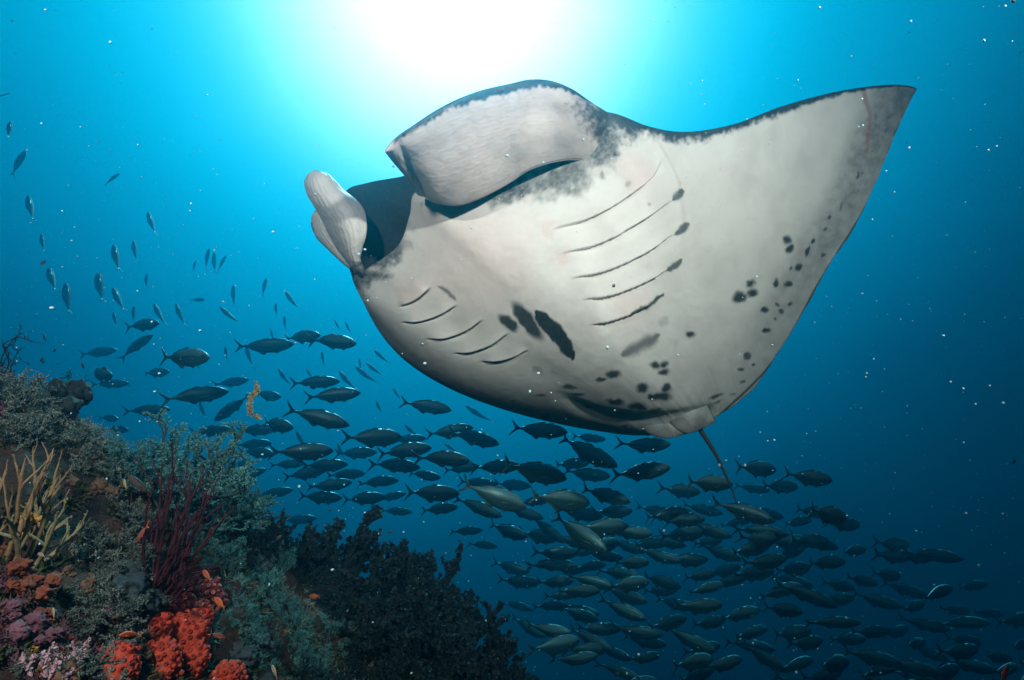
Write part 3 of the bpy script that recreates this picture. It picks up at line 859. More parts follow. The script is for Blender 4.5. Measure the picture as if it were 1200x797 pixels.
# jacks turning away and upward, seen narrow from below: head, tail
THIN = [((127, 285), (144, 322)), ((152, 280), (163, 310)), ((108, 318), (125, 358)), ((127, 336), (150, 368)), ((70, 330), (86, 372)), ((115, 318), (123, 340)),
        ((176, 355), (198, 385)), ((203, 355), (219, 385)), ((255, 359), (285, 383)), ((155, 358), (157, 381)), ((242, 290), (242, 318)), ((249, 295), (252, 322)),
        ((263, 299), (255, 320)), ((228, 305), (226, 321)), ((271, 333), (275, 362)), ((50, 312), (71, 345)), ((130, 365), (139, 385)), ((170, 320), (172, 340)),
        ((27, 227), (43, 263)), ((45, 273), (54, 298)), ((170, 247), (184, 278)), ((137, 202), (124, 218)), ((26, 175), (15, 208)), ((437, 410), (459, 429)),
        ((415, 430), (446, 453)), ((395, 435), (420, 460)), ((420, 420), (424, 436)), ((428, 425), (451, 443)), ((331, 340), (354, 367)), ((391, 375), (400, 389)),
        ((404, 377), (412, 393)), ((324, 432), (343, 455)), ((473, 498), (493, 515)), ((332, 370), (335, 388)), ((285, 403), (298, 433)), ((545, 476), (580, 498)),
        ((262, 406), (268, 427)), ((316, 386), (322, 402)), ((358, 432), (368, 446)), ((310, 325), (308, 350)), ((322, 355), (324, 372)), ((376, 412), (380, 430)),
        ((232, 470), (242, 492)), ((345, 505), (362, 530)), ((440, 470), (448, 486)), ((520, 520), (540, 533)), ((395, 520), (404, 540)), ((8, 140), (12, 165)),
        ((228, 420), (236, 436)), ((460, 455), (470, 470))]
for h, t in THIN:
    f = r2.uniform(.90, .97)
    L = r2.uniform(.74, .92)
    put_fish(JT, h, t, f, CAMF * 1.0 + CAMR * r2.uniform(-.22, .22), L, 'faint slender jack seen narrow, climbing away through the hazy blue water', 'fish',
             'distant jacks climbing away', 'jack_fish')
# a few that stand apart
put_fish(JM[1], (171, 392), (147, 419), .8, Vector((-.4, .2, 1)), .5, 'dark jack tilting steeply nose-up below the upper jacks', 'fish', None, 'jack_fish')
put_fish(JM[2], (258, 492), (288, 461), .85, Vector((-.4, 0, 1)), .55, 'dark jack diving nose-down to the left above the bushy coral', 'fish', None, 'jack_fish', away=-1)
put_fish(JM[0], (239, 351), (224, 352), .9, Vector((0, 0, 1)), .35, 'lone tiny far-off fish swimming level among the climbing jacks', 'fish', None, 'jack_fish')
# ------------------------------------------------------------------ the reef slope
CTRL = np.array([list(P(*a)) for a in (
    (-60, 452, 1.95), (0, 455, 1.85), (45, 470, 1.85), (110, 520, 1.95), (170, 575, 2.1), (235, 615, 2.3), (320, 655, 2.6), (420, 680, 2.95),
    (510, 700, 3.15), (560, 770, 3.1), (600, 830, 3.0),
    (0, 560, 1.45), (80, 600, 1.55), (150, 650, 1.65), (220, 690, 1.75), (300, 730, 2.0), (400, 760, 2.4), (480, 800, 2.6),
    (0, 680, 1.18), (100, 720, 1.3), (200, 760, 1.42), (290, 800, 1.55), (0, 797, 1.0), (120, 800, 1.12),
    (-150, 600, 1.3), (-150, 800, .95), (50, 950, .95), (250, 950, 1.2), (420, 950, 1.8))]
    + [[-2.6, 1.0, 1.15], [-3.4, 2.6, .9], [-2.3, 2.9, .35], [-1.5, 3.4, -.1], [-.9, 4.2, -.75], [-.1, 4.6, -1.3], [.8, 4.2, -1.7], [.9, 3.0, -1.6],
       [.9, 1.4, -1.7], [.4, .2, -1.5], [-.6, -.2, -.75], [-1.3, -.4, -.1], [-2.2, -1.5, .5], [0, -2, -1.7], [2.5, -2, -3.2], [2.5, 2, -3.4], [2.5, 6, -3.4],
       [-1, 6.5, -2.2], [-3.5, 6, -1.0], [-6, 3, 1.2], [-6, -2, 1.6], [-6, 7, -.3], [5.5, 2, -5.5], [5.5, 7.5, -5.5], [5.5, -3, -5.5]])
_d = np.linalg.norm(CTRL[:, None, :2] - CTRL[None, :, :2], axis=2)
_w = np.linalg.solve(np.block([[_d + 1e-3 * np.eye(len(CTRL)), np.ones((len(CTRL), 1))], [np.ones((1, len(CTRL))), np.zeros((1, 1))]]),
                     np.append(CTRL[:, 2], 0))


def H(x, y):
    x = np.asarray(x, float); y = np.asarray(y, float)
    sh = x.shape; x = x.ravel(); y = y.ravel()
    z = np.full(x.shape, _w[-1])
    for (cx, cyy, _), w in zip(CTRL, _w[:-1]): z = z + w * np.sqrt((x - cx) ** 2 + (y - cyy) ** 2 + .02)
    z = z + .085 * fbm(x * 2.3, y * 2.3, 0 * x, 3, 101) + .035 * fbm(x * 9, y * 9, 0 * x, 4, 131, .6)
    r = 1 - np.abs(vnoise(x * 5.5, y * 5.5, 0 * x, 151))
    z = z + .05 * (r ** 2 - .5)
    return z.reshape(sh)


gx = np.concatenate([np.linspace(-7, -2.6, 40)[:-1], np.linspace(-2.6, .9, 330)[:-1], np.linspace(.9, 5.5, 40)])
gy = np.concatenate([np.linspace(-3, .5, 50)[:-1], np.linspace(.5, 4.4, 340)[:-1], np.linspace(4.4, 8, 30)])
XX, YY = np.meshgrid(gx, gy, indexing='ij')
ZZ = H(XX, YY)
nxg, nyg = XX.shape
ii = np.arange(nxg - 1)[:, None] * nyg; kk = np.arange(nyg - 1)[None, :]
rq = np.stack([ii + kk, ii + nyg + kk, ii + nyg + kk + 1, ii + kk + 1], -1).reshape(-1, 4)
rm = Mat('reef_rock', rough=.85, spec=.2)
oc = rm.coord('Object')
big = rm.noise(2.6, 5, .6, oc); mid_ = rm.noise(11, 5, .65, oc); fine = rm.noise(55, 5, .7, oc)
vo = rm.n('ShaderNodeTexVoronoi'); vo.inputs['Scale'].default_value = 13; rm.l(oc, vo.inputs['Vector'])
pal = rm.ramp(mid_, [(.25, (.020, .018, .016)), (.38, (.055, .032, .026)), (.48, (.03, .04, .03)), (.56, (.10, .045, .045)), (.66, (.07, .07, .055)), (.78, (.14, .075, .09))], 'LINEAR')
sepv = rm.n('ShaderNodeSeparateColor'); rm.l(vo.outputs['Color'], sepv.inputs[0])
pat = rm.ramp(sepv.outputs[0], [(0, (.03, .04, .035)), (.3, (.16, .06, .05)), (.45, (.06, .05, .05)), (.6, (.12, .06, .09)), (.75, (.05, .07, .045)), (.9, (.20, .12, .07))], 'CONSTANT')
cc = rm.mix(rm.math('MULTIPLY', big, .55), pal, pat)
cc = rm.mix(rm.math('MULTIPLY', fine, .8), cc, (.012, .012, .012), 'MIX')
rm.color(cc)
rm.bump(rm.math('ADD', rm.math('MULTIPLY', mid_, .6), fine), .8, .03)
reef = obj('reef', mesh_np('reef', np.stack([XX, YY, ZZ], -1).reshape(-1, 3), rq, rm.m))
tag(reef, 'steep coral reef slope of dark encrusted rock', kind='structure')


def hit(px, py):
    """where the line of sight through a photo pixel meets the slope"""
    d = np.linspace(.7, 5.5, 1600)
    p = P(np.full_like(d, px), np.full_like(d, py), d)
    below = p[:, 2] < H(p[:, 0], p[:, 1])
    if not below.any(): return None
    q = p[np.argmax(below)]
    e = .03
    n = Vector((float(H(q[0] - e, q[1]) - H(q[0] + e, q[1])), float(H(q[0], q[1] - e) - H(q[0], q[1] + e)), 2 * e)).normalized()
    return Vector(q.tolist()), n


# ------------------------------------------------------------------ growth forms
def grow(rs, n_stem, length, r0, levels, spread, children, kink=.25, up=.25, start=.25, ratio=.6, seg=6, base=0.02, dome=1.0):
    """branching colony at the origin, +z up: list of (points, radii, level)"""
    out_ = []

    def branch(p, d, L, r, lev):
        n = max(4, int(seg * (1 - .15 * lev)))
        pts = [np.array(p)]; d = np.array(d, float)
        for k in range(n):
            d = d + rs.normal(0, kink / math.sqrt(n) * 1.5, 3) + np.array([0, 0, up / n])
            d /= np.linalg.norm(d)
            pts.append(pts[-1] + d * L / n)
        pts = np.array(pts); t = np.linspace(0, 1, n + 1)
        out_.append((pts, r * (1 - .55 * t) * np.where(t > .99, .35, 1), lev))
        if lev < levels:
            m = children[lev] if isinstance(children, (list, tuple)) else children
            for k in range(m):
                u = start + (1 - start) * (k + rs.random()) / m
                i = min(int(u * n), n - 1); fr = u * n - i
                q = pts[i] * (1 - fr) + pts[i + 1] * fr
                tdir = pts[i + 1] - pts[i]; tdir /= np.linalg.norm(tdir)
                side = np.cross(tdir, rs.normal(0, 1, 3)); side /= np.linalg.norm(side) + 1e-9
                a = spread * rs.uniform(.7, 1.25)
                nd = tdir * math.cos(a) + side * math.sin(a)
                branch(q, nd, L * ratio * rs.uniform(.65, 1.2) * (1.15 - .5 * u), r * (.45 + .25 * (1 - u)), lev + 1)

    for s in range(n_stem):
        a = 2 * math.pi * (s + rs.random() * .7) / n_stem; tilt = dome * rs.uniform(.15, 1.0)
        d = [math.cos(a) * math.sin(tilt), math.sin(a) * math.sin(tilt), math.cos(tilt)]
        branch([math.cos(a) * base, math.sin(a) * base, -.03], d, length * rs.uniform(.75, 1.15), r0 * rs.uniform(.8, 1.2), 0)
    return out_


def leaflets(rs, branches, per_m, size, minlev=1, asp=.5, tipbias=0.0):
    """tiny polyp blades standing off the twigs (two triangles each)"""
    C, D = [], []
    for pts, r, lev in branches:
        if lev < minlev: continue
        L = np.linalg.norm(np.diff(pts, axis=0), axis=1).sum()
        m = max(2, int(per_m * L))
        u = rs.random(m) ** (1 / (1 + tipbias)) * (len(pts) - 1.001); i = u.astype(int); f = (u - i)[:, None]
        C.append(pts[i] * (1 - f) + pts[i + 1] * f)
        t = pts[i + 1] - pts[i]; t /= np.linalg.norm(t, axis=1)[:, None] + 1e-9
        D.append(t * .45 + rs.normal(0, 1, (m, 3)) * .62)
    C = np.concatenate(C); D = np.concatenate(D); D /= np.linalg.norm(D, axis=1)[:, None]
    S = np.cross(D, rs.normal(0, 1, D.shape)); S /= np.linalg.norm(S, axis=1)[:, None] + 1e-9
    s = size * rs.uniform(.6, 1.4, (len(C), 1))
    v = np.stack([C, C + D * s * .55 + S * s * asp * .5, C + D * s, C + D * s * .5 - S * s * asp * .5], 1)
    n = len(C); q = np.arange(n * 4).reshape(n, 4)
    return v.reshape(-1, 3), q


def colony(name, rs_seed, mat, leaf_mat=None, leaf=None, sides=4, **kw):
    rs = np.random.default_rng(rs_seed)
    b = grow(rs, **kw)
    V, F = tubes([(p, r) for p, r, _ in b], sides)
    mi = np.zeros(len(F), int); faces = [F]
    if leaf:
        lv, lf = leaflets(rs, b, **leaf)
        faces = [np.concatenate([F, lf + len(V)])]; mi = np.concatenate([mi, np.ones(len(lf), int)])
        V = np.concatenate([V, lv])
    return mesh_np(name, V, faces, [mat, leaf_mat or mat], matidx=mi, smooth=True)


def icosphere(sub):
    import bmesh
    bm = bmesh.new(); bmesh.ops.create_icosphere(bm, subdivisions=sub, radius=1)
    v = np.array([x.co[:] for x in bm.verts]); f = np.array([[q.index for q in p.verts] for p in bm.faces]); bm.free()
    return v, f


ICO3, ICO4, ICO5 = icosphere(3), icosphere(4), icosphere(5)


def lumps(seed, n, spread, rad, squash=.8, rough=.12, fr=6, ico=ICO3):
    """several merged knobs"""
    rs = np.random.default_rng(seed)
    V, F = [], []; off = 0
    for k in range(n):
        v, f = ico
        c = np.array([rs.normal(0, spread), rs.normal(0, spread), abs(rs.normal(0, spread * .7))])
        r = rad * rs.uniform(.6, 1.25)
        d = 1 + rough * fbm(v[:, 0] * 1.7 + k * 9, v[:, 1] * 1.7, v[:, 2] * 1.7, 4, seed) * 2 + rough * .5 * vnoise(v[:, 0] * fr, v[:, 1] * fr, v[:, 2] * fr + k, seed)
        V.append(c + v * d[:, None] * r * np.array([1, 1, squash])); F.append(f + off); off += len(v)
    return np.concatenate(V), np.concatenate(F)


def cup_cluster(seed, n, rad, height, cup, lobes=3):
    """orange-red cup coral: a knobbly colony packed with raised calices"""
    rs = np.random.default_rng(seed)
    v, f = ICO4
    dirs = v.copy()
    R = 1 + .16 * fbm(dirs[:, 0] * 2, dirs[:, 1] * 2, dirs[:, 2] * 2, 3, seed)
    base = dirs * R[:, None] * np.array([rad, rad * .85, height])
    V, F = [base], [f]; Q = []; off = len(base); mi = [np.zeros(len(f), int)]; qi = []
    # evenly spread calices
    k = np.arange(n) + .5
    ph = np.arccos(1 - 1.55 * k / n); th = math.pi * (1 + 5 ** .5) * k
    D = np.stack([np.cos(th) * np.sin(ph), np.sin(th) * np.sin(ph), np.cos(ph)], -1) + rs.normal(0, .035, (n, 3))
    D /= np.linalg.norm(D, axis=1)[:, None]
    RR = 1 + .16 * fbm(D[:, 0] * 2, D[:, 1] * 2, D[:, 2] * 2, 3, seed)
    Pp = D * RR[:, None] * np.array([rad, rad * .85, height])
    Nn = D / np.array([rad, rad * .85, height]) ; Nn /= np.linalg.norm(Nn, axis=1)[:, None]
    m = 8; aa = np.linspace(0, 2 * math.pi, m, endpoint=False)
    for p, nn in zip(Pp, Nn):
        a = np.cross(nn, [.3, .9, .2]); a /= np.linalg.norm(a); b = np.cross(nn, a)
        c = cup * rs.uniform(.7, 1.25); hgt = c * rs.uniform(.7, 1.5)
        prof = [(1.05, -.4), (.95, hgt / c * .7), (.78, hgt / c), (.5, hgt / c * .96), (.2, hgt / c * .7)]
        rings = np.concatenate([p + nn * (z * c) + c * r * (np.cos(aa)[:, None] * a + np.sin(aa)[:, None] * b) for r, z in prof])
        V.append(rings)
        for j in range(len(prof) - 1):
            kx = np.arange(m); k2 = (kx + 1) % m
            Q.append(np.stack([off + j * m + kx, off + j * m + k2, off + (j + 1) * m + k2, off + (j + 1) * m + kx], -1))
            qi.append(np.full(m, 1 if j >= 2 else 0))
        off += len(rings)
    return np.concatenate(V), [np.concatenate(F), np.concatenate(Q)], np.concatenate(mi + qi)


def place(name, me, px, py, label, cat, group=None, scale=1.0, lean=.5, rot=None, sink=.0, squash=1.0):
    h_ = hit(px, py)
    if h_ is None: return None
    p, n = h_
    up = (Vector((0, 0, 1)) * (1 - lean) + n * lean).normalized()
    q = up.to_track_quat('Z', 'Y').to_matrix().to_4x4()
    rz = Matrix.Rotation(random.uniform(0, 6.28) if rot is None else rot, 4, 'Z')
    o = bpy.data.objects.new(name, me); col.objects.link(o)
    o.matrix_world = Matrix.Translation(p - up * sink) @ q @ rz @ Matrix.Diagonal((scale, scale, scale * squash, 1))
    tag(o, label, cat, group)
    return o


# materials
def var_mat(name, stops, scale=14, rough=.75, bump=.4, spec=.25, fine=90):
    m = Mat(name, rough=rough, spec=spec)
    oc = m.coord('Object'); n_ = m.noise(scale, 4, .6, oc); f_ = m.noise(fine, 4, .65, oc)
    x = m.math('ADD', m.math('MULTIPLY', n_, .65), m.math('MULTIPLY', f_, .35))
    m.color(m.ramp(x, stops)); m.bump(f_, bump, .008)
    return m.m


TEAL_STEM = var_mat('teal_stem', [(.3, (.02, .045, .045)), (.7, (.06, .11, .105))])
TEAL_LEAF = var_mat('teal_polyps', [(.3, (.035, .14, .14)), (.5, (.08, .26, .25)), (.72, (.18, .44, .41))], 9)
GREY_LEAF = var_mat('grey_green_polyps', [(.3, (.10, .14, .12)), (.5, (.20, .25, .215)), (.72, (.34, .40, .35))], 9)
DARK_STEM = var_mat('dark_coral', [(.3, (.004, .010, .012)), (.7, (.012, .026, .028))])
DARK_LEAF = var_mat('dark_coral_polyps', [(.3, (.006, .014, .016)), (.7, (.018, .038, .040))])
MAROON = var_mat('maroon_whip', [(.3, (.030, .006, .012)), (.7, (.085, .016, .026))])
FINGER = var_mat('finger_coral', [(.3, (.17, .17, .085)), (.55, (.28, .26, .15)), (.75, (.33, .36, .27))])
TAN = var_mat('tan_fan', [(.3, (.16, .10, .05)), (.7, (.34, .24, .13))])
PINKW = var_mat('pale_pink_soft', [(.3, (.34, .20, .25)), (.55, (.55, .38, .44)), (.75, (.70, .58, .62))], 9)
RED = var_mat('red_cup', [(.3, (.34, .035, .02)), (.5, (.55, .07, .035)), (.7, (.66, .12, .055))], 8, .6, .35)
RED_IN = var_mat('red_cup_mouth', [(.3, (.20, .012, .008)), (.7, (.42, .05, .03))], 20, .6)
DRED = var_mat('dark_red_cup', [(.3, (.12, .015, .02)), (.7, (.30, .045, .05))], 10, .6)
DRED_IN = var_mat('pale_cup_mouth', [(.3, (.30, .12, .10)), (.7, (.48, .24, .20))], 20)
SPONGE_D = var_mat('dark_sponge', [(.3, (.006, .011, .012)), (.7, (.022, .034, .034))], 6)
SPONGE_Y = var_mat('yellow_sponge', [(.3, (.36, .17, .03)), (.7, (.62, .38, .09))], 12)
SPONGE_O = var_mat('rust_sponge', [(.3, (.09, .026, .016)), (.7, (.25, .07, .036))], 16, .8, .8)
SPONGE_P = var_mat('purple_crust', [(.3, (.07, .03, .045)), (.7, (.21, .10, .14))], 16, .8, .8)
SPONGE_G = var_mat('blue_grey_sponge', [(.3, (.018, .03, .04)), (.7, (.06, .09, .10))], 14, .8, .7)
BROWN = var_mat('brown_crust', [(.3, (.06, .035, .02)), (.7, (.20, .12, .07))], 9)
OLIVE = var_mat('olive_algae', [(.3, (.020, .028, .008)), (.7, (.07, .085, .025))], 9)

# bushy teal corals: three growth variants, shared by copies
bush_kw = dict(n_stem=9, length=.20, r0=.009, levels=3, spread=.75, children=[6, 5, 3], kink=.45, up=.25, ratio=.55, dome=1.25)
BUSH = [colony('teal_bush', 200 + k, TEAL_STEM, TEAL_LEAF, dict(per_m=620, size=.0085, minlev=1, asp=.34), sides=3, **bush_kw) for k in range(3)]
BUSHG = [colony('grey_bush', 220 + k, TEAL_STEM, GREY_LEAF, dict(per_m=430, size=.0075, minlev=1, asp=.32), sides=3,
                **dict(bush_kw, n_stem=10, length=.13, r0=.006, children=[5, 4, 2], dome=1.35)) for k in range(3)]
# tree-like dark cup coral: thick stubby branches
DTREE = [colony('dark_tree', 240 + k, DARK_STEM, DARK_LEAF, dict(per_m=420, size=.020, minlev=0, asp=.9), sides=6,
                n_stem=8, length=.36, r0=.022, levels=2, spread=.62, children=[7, 4], kink=.35, up=.5, ratio=.46, dome=.9, seg=8) for k in range(3)]
TALL = [colony('tall_bush', 230 + k, TEAL_STEM, TEAL_LEAF, dict(per_m=620, size=.0085, minlev=1, asp=.34), sides=3,
               **dict(bush_kw, n_stem=13, length=.34, r0=.010, children=[11, 5, 3], ratio=.36, dome=.68, up=.35)) for k in range(2)]
# ------------------------------------------------------------------ what grows on the slope
TB = 'teal bushy corals on the slope'
for k, (x, y, s, lab) in enumerate((
        (208, 612, 1.05, 'tall teal bushy coral rising behind the maroon whip coral'),
        (258, 622, .92, 'broad teal bushy coral beside the tall bush, facing open water'),
        (238, 660, .60, 'low teal bushy coral in front of the tall bushes'),
        (140, 545, .62, 'slim teal bushy coral beside the black lobed sponge'),
        (160, 560, .42, 'small teal bushy coral tucked left of the tall bush'),
        (296, 622, .5, 'teal bushy coral reaching out to the right of the broad bush'),
        (300, 690, .55, 'teal bushy coral growing right of the red cup corals'),
        (335, 735, .50, 'dim teal bushy coral below the black tree corals'),
        (318, 660, .48, 'dim teal bushy coral under the broad bush, near the black tree corals'),
        (352, 775, .40, 'dim blue-green bushy coral low on the slope beside the rust-red knob'),
        (285, 735, .38, 'small teal bushy coral between the red cup corals and the dim bushes'),
        (390, 745, .48, 'dim teal bushy coral hemmed in by black tree corals'))):
    place('bushy_coral', TALL[k] if k < 2 else BUSH[k % 3], x, y, lab, 'coral', TB, s, .2 if k < 2 else .35, sink=.02)
GB = 'grey-green bushy corals on the slope'
for k, (x, y, s, lab) in enumerate((
        (5, 470, .8, 'grey-green bushy coral at the crest of the slope by the wispy black coral'),
        (30, 478, .75, 'grey-green bushy coral on the crest left of the black lobed sponge'),
        (52, 498, .8, 'grey-green bushy coral just under the black lobed sponge'),
        (20, 515, .75, 'grey-green bushy coral above the finger coral'),
        (72, 525, .7, 'grey-green bushy coral below the crest, above bare dark rock'),
        (112, 545, .6, 'grey-green bushy coral near the slim teal bush'),
        (148, 612, .62, 'grey-green bushy coral left of the maroon whip coral'),
        (105, 645, .60, 'pale grey-green bushy coral in the dark hollow'),
        (140, 640, .5, 'grey-green bushy coral above the blue-grey sponge'),
        (158, 655, .55, 'brownish grey bushy coral at the foot of the maroon whip coral'),
        (112, 722, .72, 'pale grey-green bushy coral left of the blue-grey sponge'),
        (95, 700, .5, 'grey-green bushy coral above the pale branching bush'),
        (86, 738, .45, 'small grey bushy coral between yellow sponge and pale bush'),
        (88, 790, .55, 'dark grey bushy coral right of the pink soft coral'),
        (18, 775, .38, 'whitish bushy coral left of the pink soft coral'),
        (120, 675, .45, 'brown-grey bushy coral in the middle of the slope'))):
    place('bushy_coral', BUSHG[k % 3], x, y, lab, 'coral', GB, s, .6, sink=.01)

DT = 'black tree corals'
for k, (x, y, s, lab) in enumerate((
        (402, 690, .95, 'tallest black tree coral with thick upright branches'),
        (448, 712, .85, 'black tree coral standing right of the tallest one'),
        (500, 720, .85, 'black tree coral in the middle of the dark thicket'),
        (545, 765, .80, 'black tree coral at the outer shoulder of the dark thicket'),
        (575, 812, .75, 'black tree coral lowest on the outer edge of the thicket'),
        (480, 770, .85, 'black tree coral inside the thicket, below its shoulder'),
        (425, 760, .70, 'black tree coral below the tallest one'),
        (525, 815, .85, 'black tree coral at the foot of the thicket'),
        (345, 665, .55, 'short black tree coral between teal bush and the tallest tree coral'),
        (300, 645, .5, 'short black tree coral under the broad teal bush'),
        (450, 820, .75, 'black tree coral at the inner foot of the thicket'))):
    place('tree_coral', DTREE[k % 3], x, y, lab, 'coral', DT, s, .3, sink=.03)

# maroon whip coral
wm = colony('maroon_whip', 301, MAROON, MAROON, dict(per_m=220, size=.006, minlev=0), sides=5,
            n_stem=15, length=.40, r0=.006, levels=1, spread=.35, children=[3], kink=.16, up=.35, ratio=.45, dome=.42, seg=9)
place('whip_coral', wm, 185, 690, 'dark maroon whip coral with a sheaf of thin upright stems', 'coral', None, .88, .1, sink=.02)
wm2 = colony('maroon_tuft', 302, MAROON, MAROON, dict(per_m=260, size=.008, minlev=0), sides=4,
             n_stem=14, length=.14, r0=.007, levels=1, spread=.5, children=[3], kink=.25, up=.3, ratio=.5, dome=.9, seg=6)
place('whip_coral', wm2, 188, 702, 'short bristly maroon coral tuft at the foot of the whip stems', 'coral', None, 1.0, .4)
# finger coral and tan fan at the left
fm = colony('finger_coral', 303, FINGER, FINGER, dict(per_m=500, size=.005, minlev=0, asp=.9), sides=6,
            n_stem=5, length=.20, r0=.0085, levels=1, spread=.6, children=[4], kink=.22, up=.5, ratio=.42, dome=.7, seg=8)
place('finger_coral', fm, 36, 655, 'olive finger coral with blunt upright branches', 'coral', None, .85, .2, rot=.6)
tm = colony('tan_fan', 304, TAN, TAN, dict(per_m=300, size=.004, minlev=0), sides=5,
            n_stem=6, length=.24, r0=.0065, levels=2, spread=.45, children=[3, 2], kink=.2, up=.4, ratio=.5, dome=.5, seg=8)
place('sea_fan', tm, 12, 660, 'tan branching sea fan behind the olive finger coral', 'coral', None, 1.0, .2, rot=2.0)
# wispy black coral at the crest
bm_ = colony('wispy', 305, DARK_STEM, DARK_LEAF, dict(per_m=160, size=.006, minlev=1), sides=4,
             n_stem=6, length=.22, r0=.0035, levels=2, spread=.6, children=[4, 3], kink=.8, up=.5, ratio=.5, dome=.7, seg=10)
place('black_coral', bm_, -3, 462, 'wispy black coral with curling bare twigs at the crest of the slope', 'coral', None, 1.15, .2, rot=1.0)
# pink soft coral
pm = colony('pink_soft', 306, PINKW, PINKW, dict(per_m=420, size=.007, minlev=1, asp=.8), sides=5,
            n_stem=7, length=.075, r0=.006, levels=2, spread=.7, children=[5, 3], kink=.3, up=.4, ratio=.5, dome=.8, seg=5)
place('soft_coral', pm, 62, 790, 'pale pink soft coral with fluffy branches', 'coral', None, .95, .3)

# cup corals
for (x, y, s, seed, n_, rad, hg, mats, lab) in (
        (212, 752, 1, 401, 95, .058, .075, 0, 'largest bright red cup coral, a tall knobbly mound'),
        (186, 778, 1, 402, 70, .050, .050, 0, 'bright red cup coral left of the largest mound, yellow at its base'),
        (228, 728, 1, 403, 60, .046, .044, 0, 'red cup coral behind the largest red mound'),
        (132, 790, 1, 404, 80, .052, .062, 0, 'bright red cup coral pointing upward, apart from the others'),
        (268, 795, 1, 405, 55, .042, .030, 0, 'low rusty red cup coral beside the dim teal bushes'),
        (222, 782, 1, 408, 50, .034, .050, 0, 'narrow red cup coral hanging below the largest mound'),
        (182, 738, 1, 409, 36, .026, .034, 0, 'small red cup coral knob above the left red mound'),
        (206, 708, 1, 406, 45, .045, .034, 1, 'dull crimson cup coral at the foot of the maroon whip coral'),
        (242, 698, 1, 407, 60, .050, .036, 1, 'dark crimson cup coral with pale polyp mouths below the low teal bush')):
    V, F, mi = cup_cluster(seed, n_, rad, hg, .0068 if n_ > 60 else .0075)
    me = mesh_np('cup_coral', V, F, [[RED, RED_IN], [DRED, DRED_IN]][mats], matidx=mi)
    place('cup_coral', me, x, y, lab, 'coral', 'red cup corals', s, .55, sink=-.005)

# sponges and crusts
def knob(name, x, y, mat, seed, n_, spread, rad, lab, cat='sponge', squash=.8, rough=.26, lean=.6, ico=ICO4):
    V, F = lumps(seed, n_, spread, rad, squash, rough, ico=ico)
    return place(name, mesh_np(name, V, F, mat), x, y, lab, cat, None, 1.0, lean)


knob('lobed_sponge', 72, 476, SPONGE_D, 501, 14, .048, .030, 'black lobed sponge standing on the crest of the slope', squash=1.0, rough=.18)
knob('lobed_sponge', 45, 470, SPONGE_D, 502, 4, .030, .030, 'low black sponge lobes left of the black lobed sponge', squash=1.0)
knob('sponge', 150, 692, SPONGE_G, 503, 5, .028, .040, 'blue-grey smooth sponge above the left red cup coral')
knob('sponge', 162, 712, SPONGE_G, 513, 3, .022, .032, 'darker blue-grey sponge wedged above the bright red cup corals')
knob('sponge', 35, 612, SPONGE_Y, 504, 6, .013, .010, 'small yellow sponge under the olive finger coral')
knob('sponge', 30, 632, SPONGE_Y, 505, 5, .010, .007, 'tiny yellow sponge specks below the small yellow sponge')
knob('sponge', 90, 768, SPONGE_Y, 506, 4, .009, .008, 'small ochre sponge right of the pink soft coral')
knob('sponge', 28, 765, SPONGE_Y, 507, 4, .008, .007, 'small yellow sponge left of the pink soft coral')
knob('sponge', 25, 690, SPONGE_O, 508, 9, .024, .015, 'rust-red encrusting sponge below the tan sea fan')
knob('sponge', 48, 722, SPONGE_O, 509, 7, .016, .013, 'rust-brown sponge beside the pale slim fish')
knob('sponge', 8, 650, SPONGE_O, 510, 8, .018, .012, 'orange-brown sponge behind the tan sea fan')
knob('sponge', 40, 750, SPONGE_P, 511, 10, .022, .014, 'mauve encrusting sponge above the pink soft coral')
knob('sponge', 5, 720, SPONGE_P, 512, 10, .026, .015, 'dusky purple sponge at the lower left of the slope')
knob('sponge', 185, 795, SPONGE_P, 514, 4, .018, .020, 'purple crust under the red cup corals')
knob('sponge', 140, 745, BROWN, 515, 7, .022, .020, 'brown encrusting sponge between pale bush and red cup corals')
knob('sponge', 135, 715, SPONGE_P, 516, 4, .016, .018, 'pinkish crust beside the blue-grey smooth sponge')
knob('sponge', 80, 675, BROWN, 517, 5, .014, .014, 'tan knobbly sponge in the dark hollow')
knob('sponge', 66, 790, BROWN, 518, 5, .018, .014, 'ochre brown crust under the pink soft coral')
knob('sponge', 110, 575, BROWN, 519, 9, .032, .018, 'dull brown knobbly crust under the slim teal bush')
knob('sponge', 300, 770, SPONGE_G, 520, 4, .030, .030, 'dim blue-grey sponge beside the low rusty red cup coral')
knob('sponge', 175, 690, SPONGE_O, 521, 4, .016, .016, 'orange-brown sponge by the base of the maroon whip coral')
knob('sponge', 102, 690, BROWN, 522, 4, .012, .014, 'small tan sponge above the pale branching bush')
# tube sponge with a ringed mouth
aa = np.linspace(0, 2 * math.pi, 20, endpoint=False)
prof = [(.016, -.02), (.019, .01), (.022, .026), (.021, .031), (.016, .032), (.012, .022), (.009, .004), (.002, .0)]
tvv = np.concatenate([np.stack([r * np.cos(aa) * (1 + .06 * np.sin(5 * aa)), r * np.sin(aa), np.full(20, z)], -1) for r, z in prof])
tq = np.concatenate([np.stack([j * 20 + np.arange(20), j * 20 + (np.arange(20) + 1) % 20, (j + 1) * 20 + (np.arange(20) + 1) % 20, (j + 1) * 20 + np.arange(20)], -1) for j in range(len(prof) - 1)])
tube_me = mesh_np('tube_sponge', tvv, tq, BROWN)
place('tube_sponge', tube_me, 158, 775, 'brown tube sponge with a round open mouth between two red cup corals', 'sponge', None, 1.0, .9)

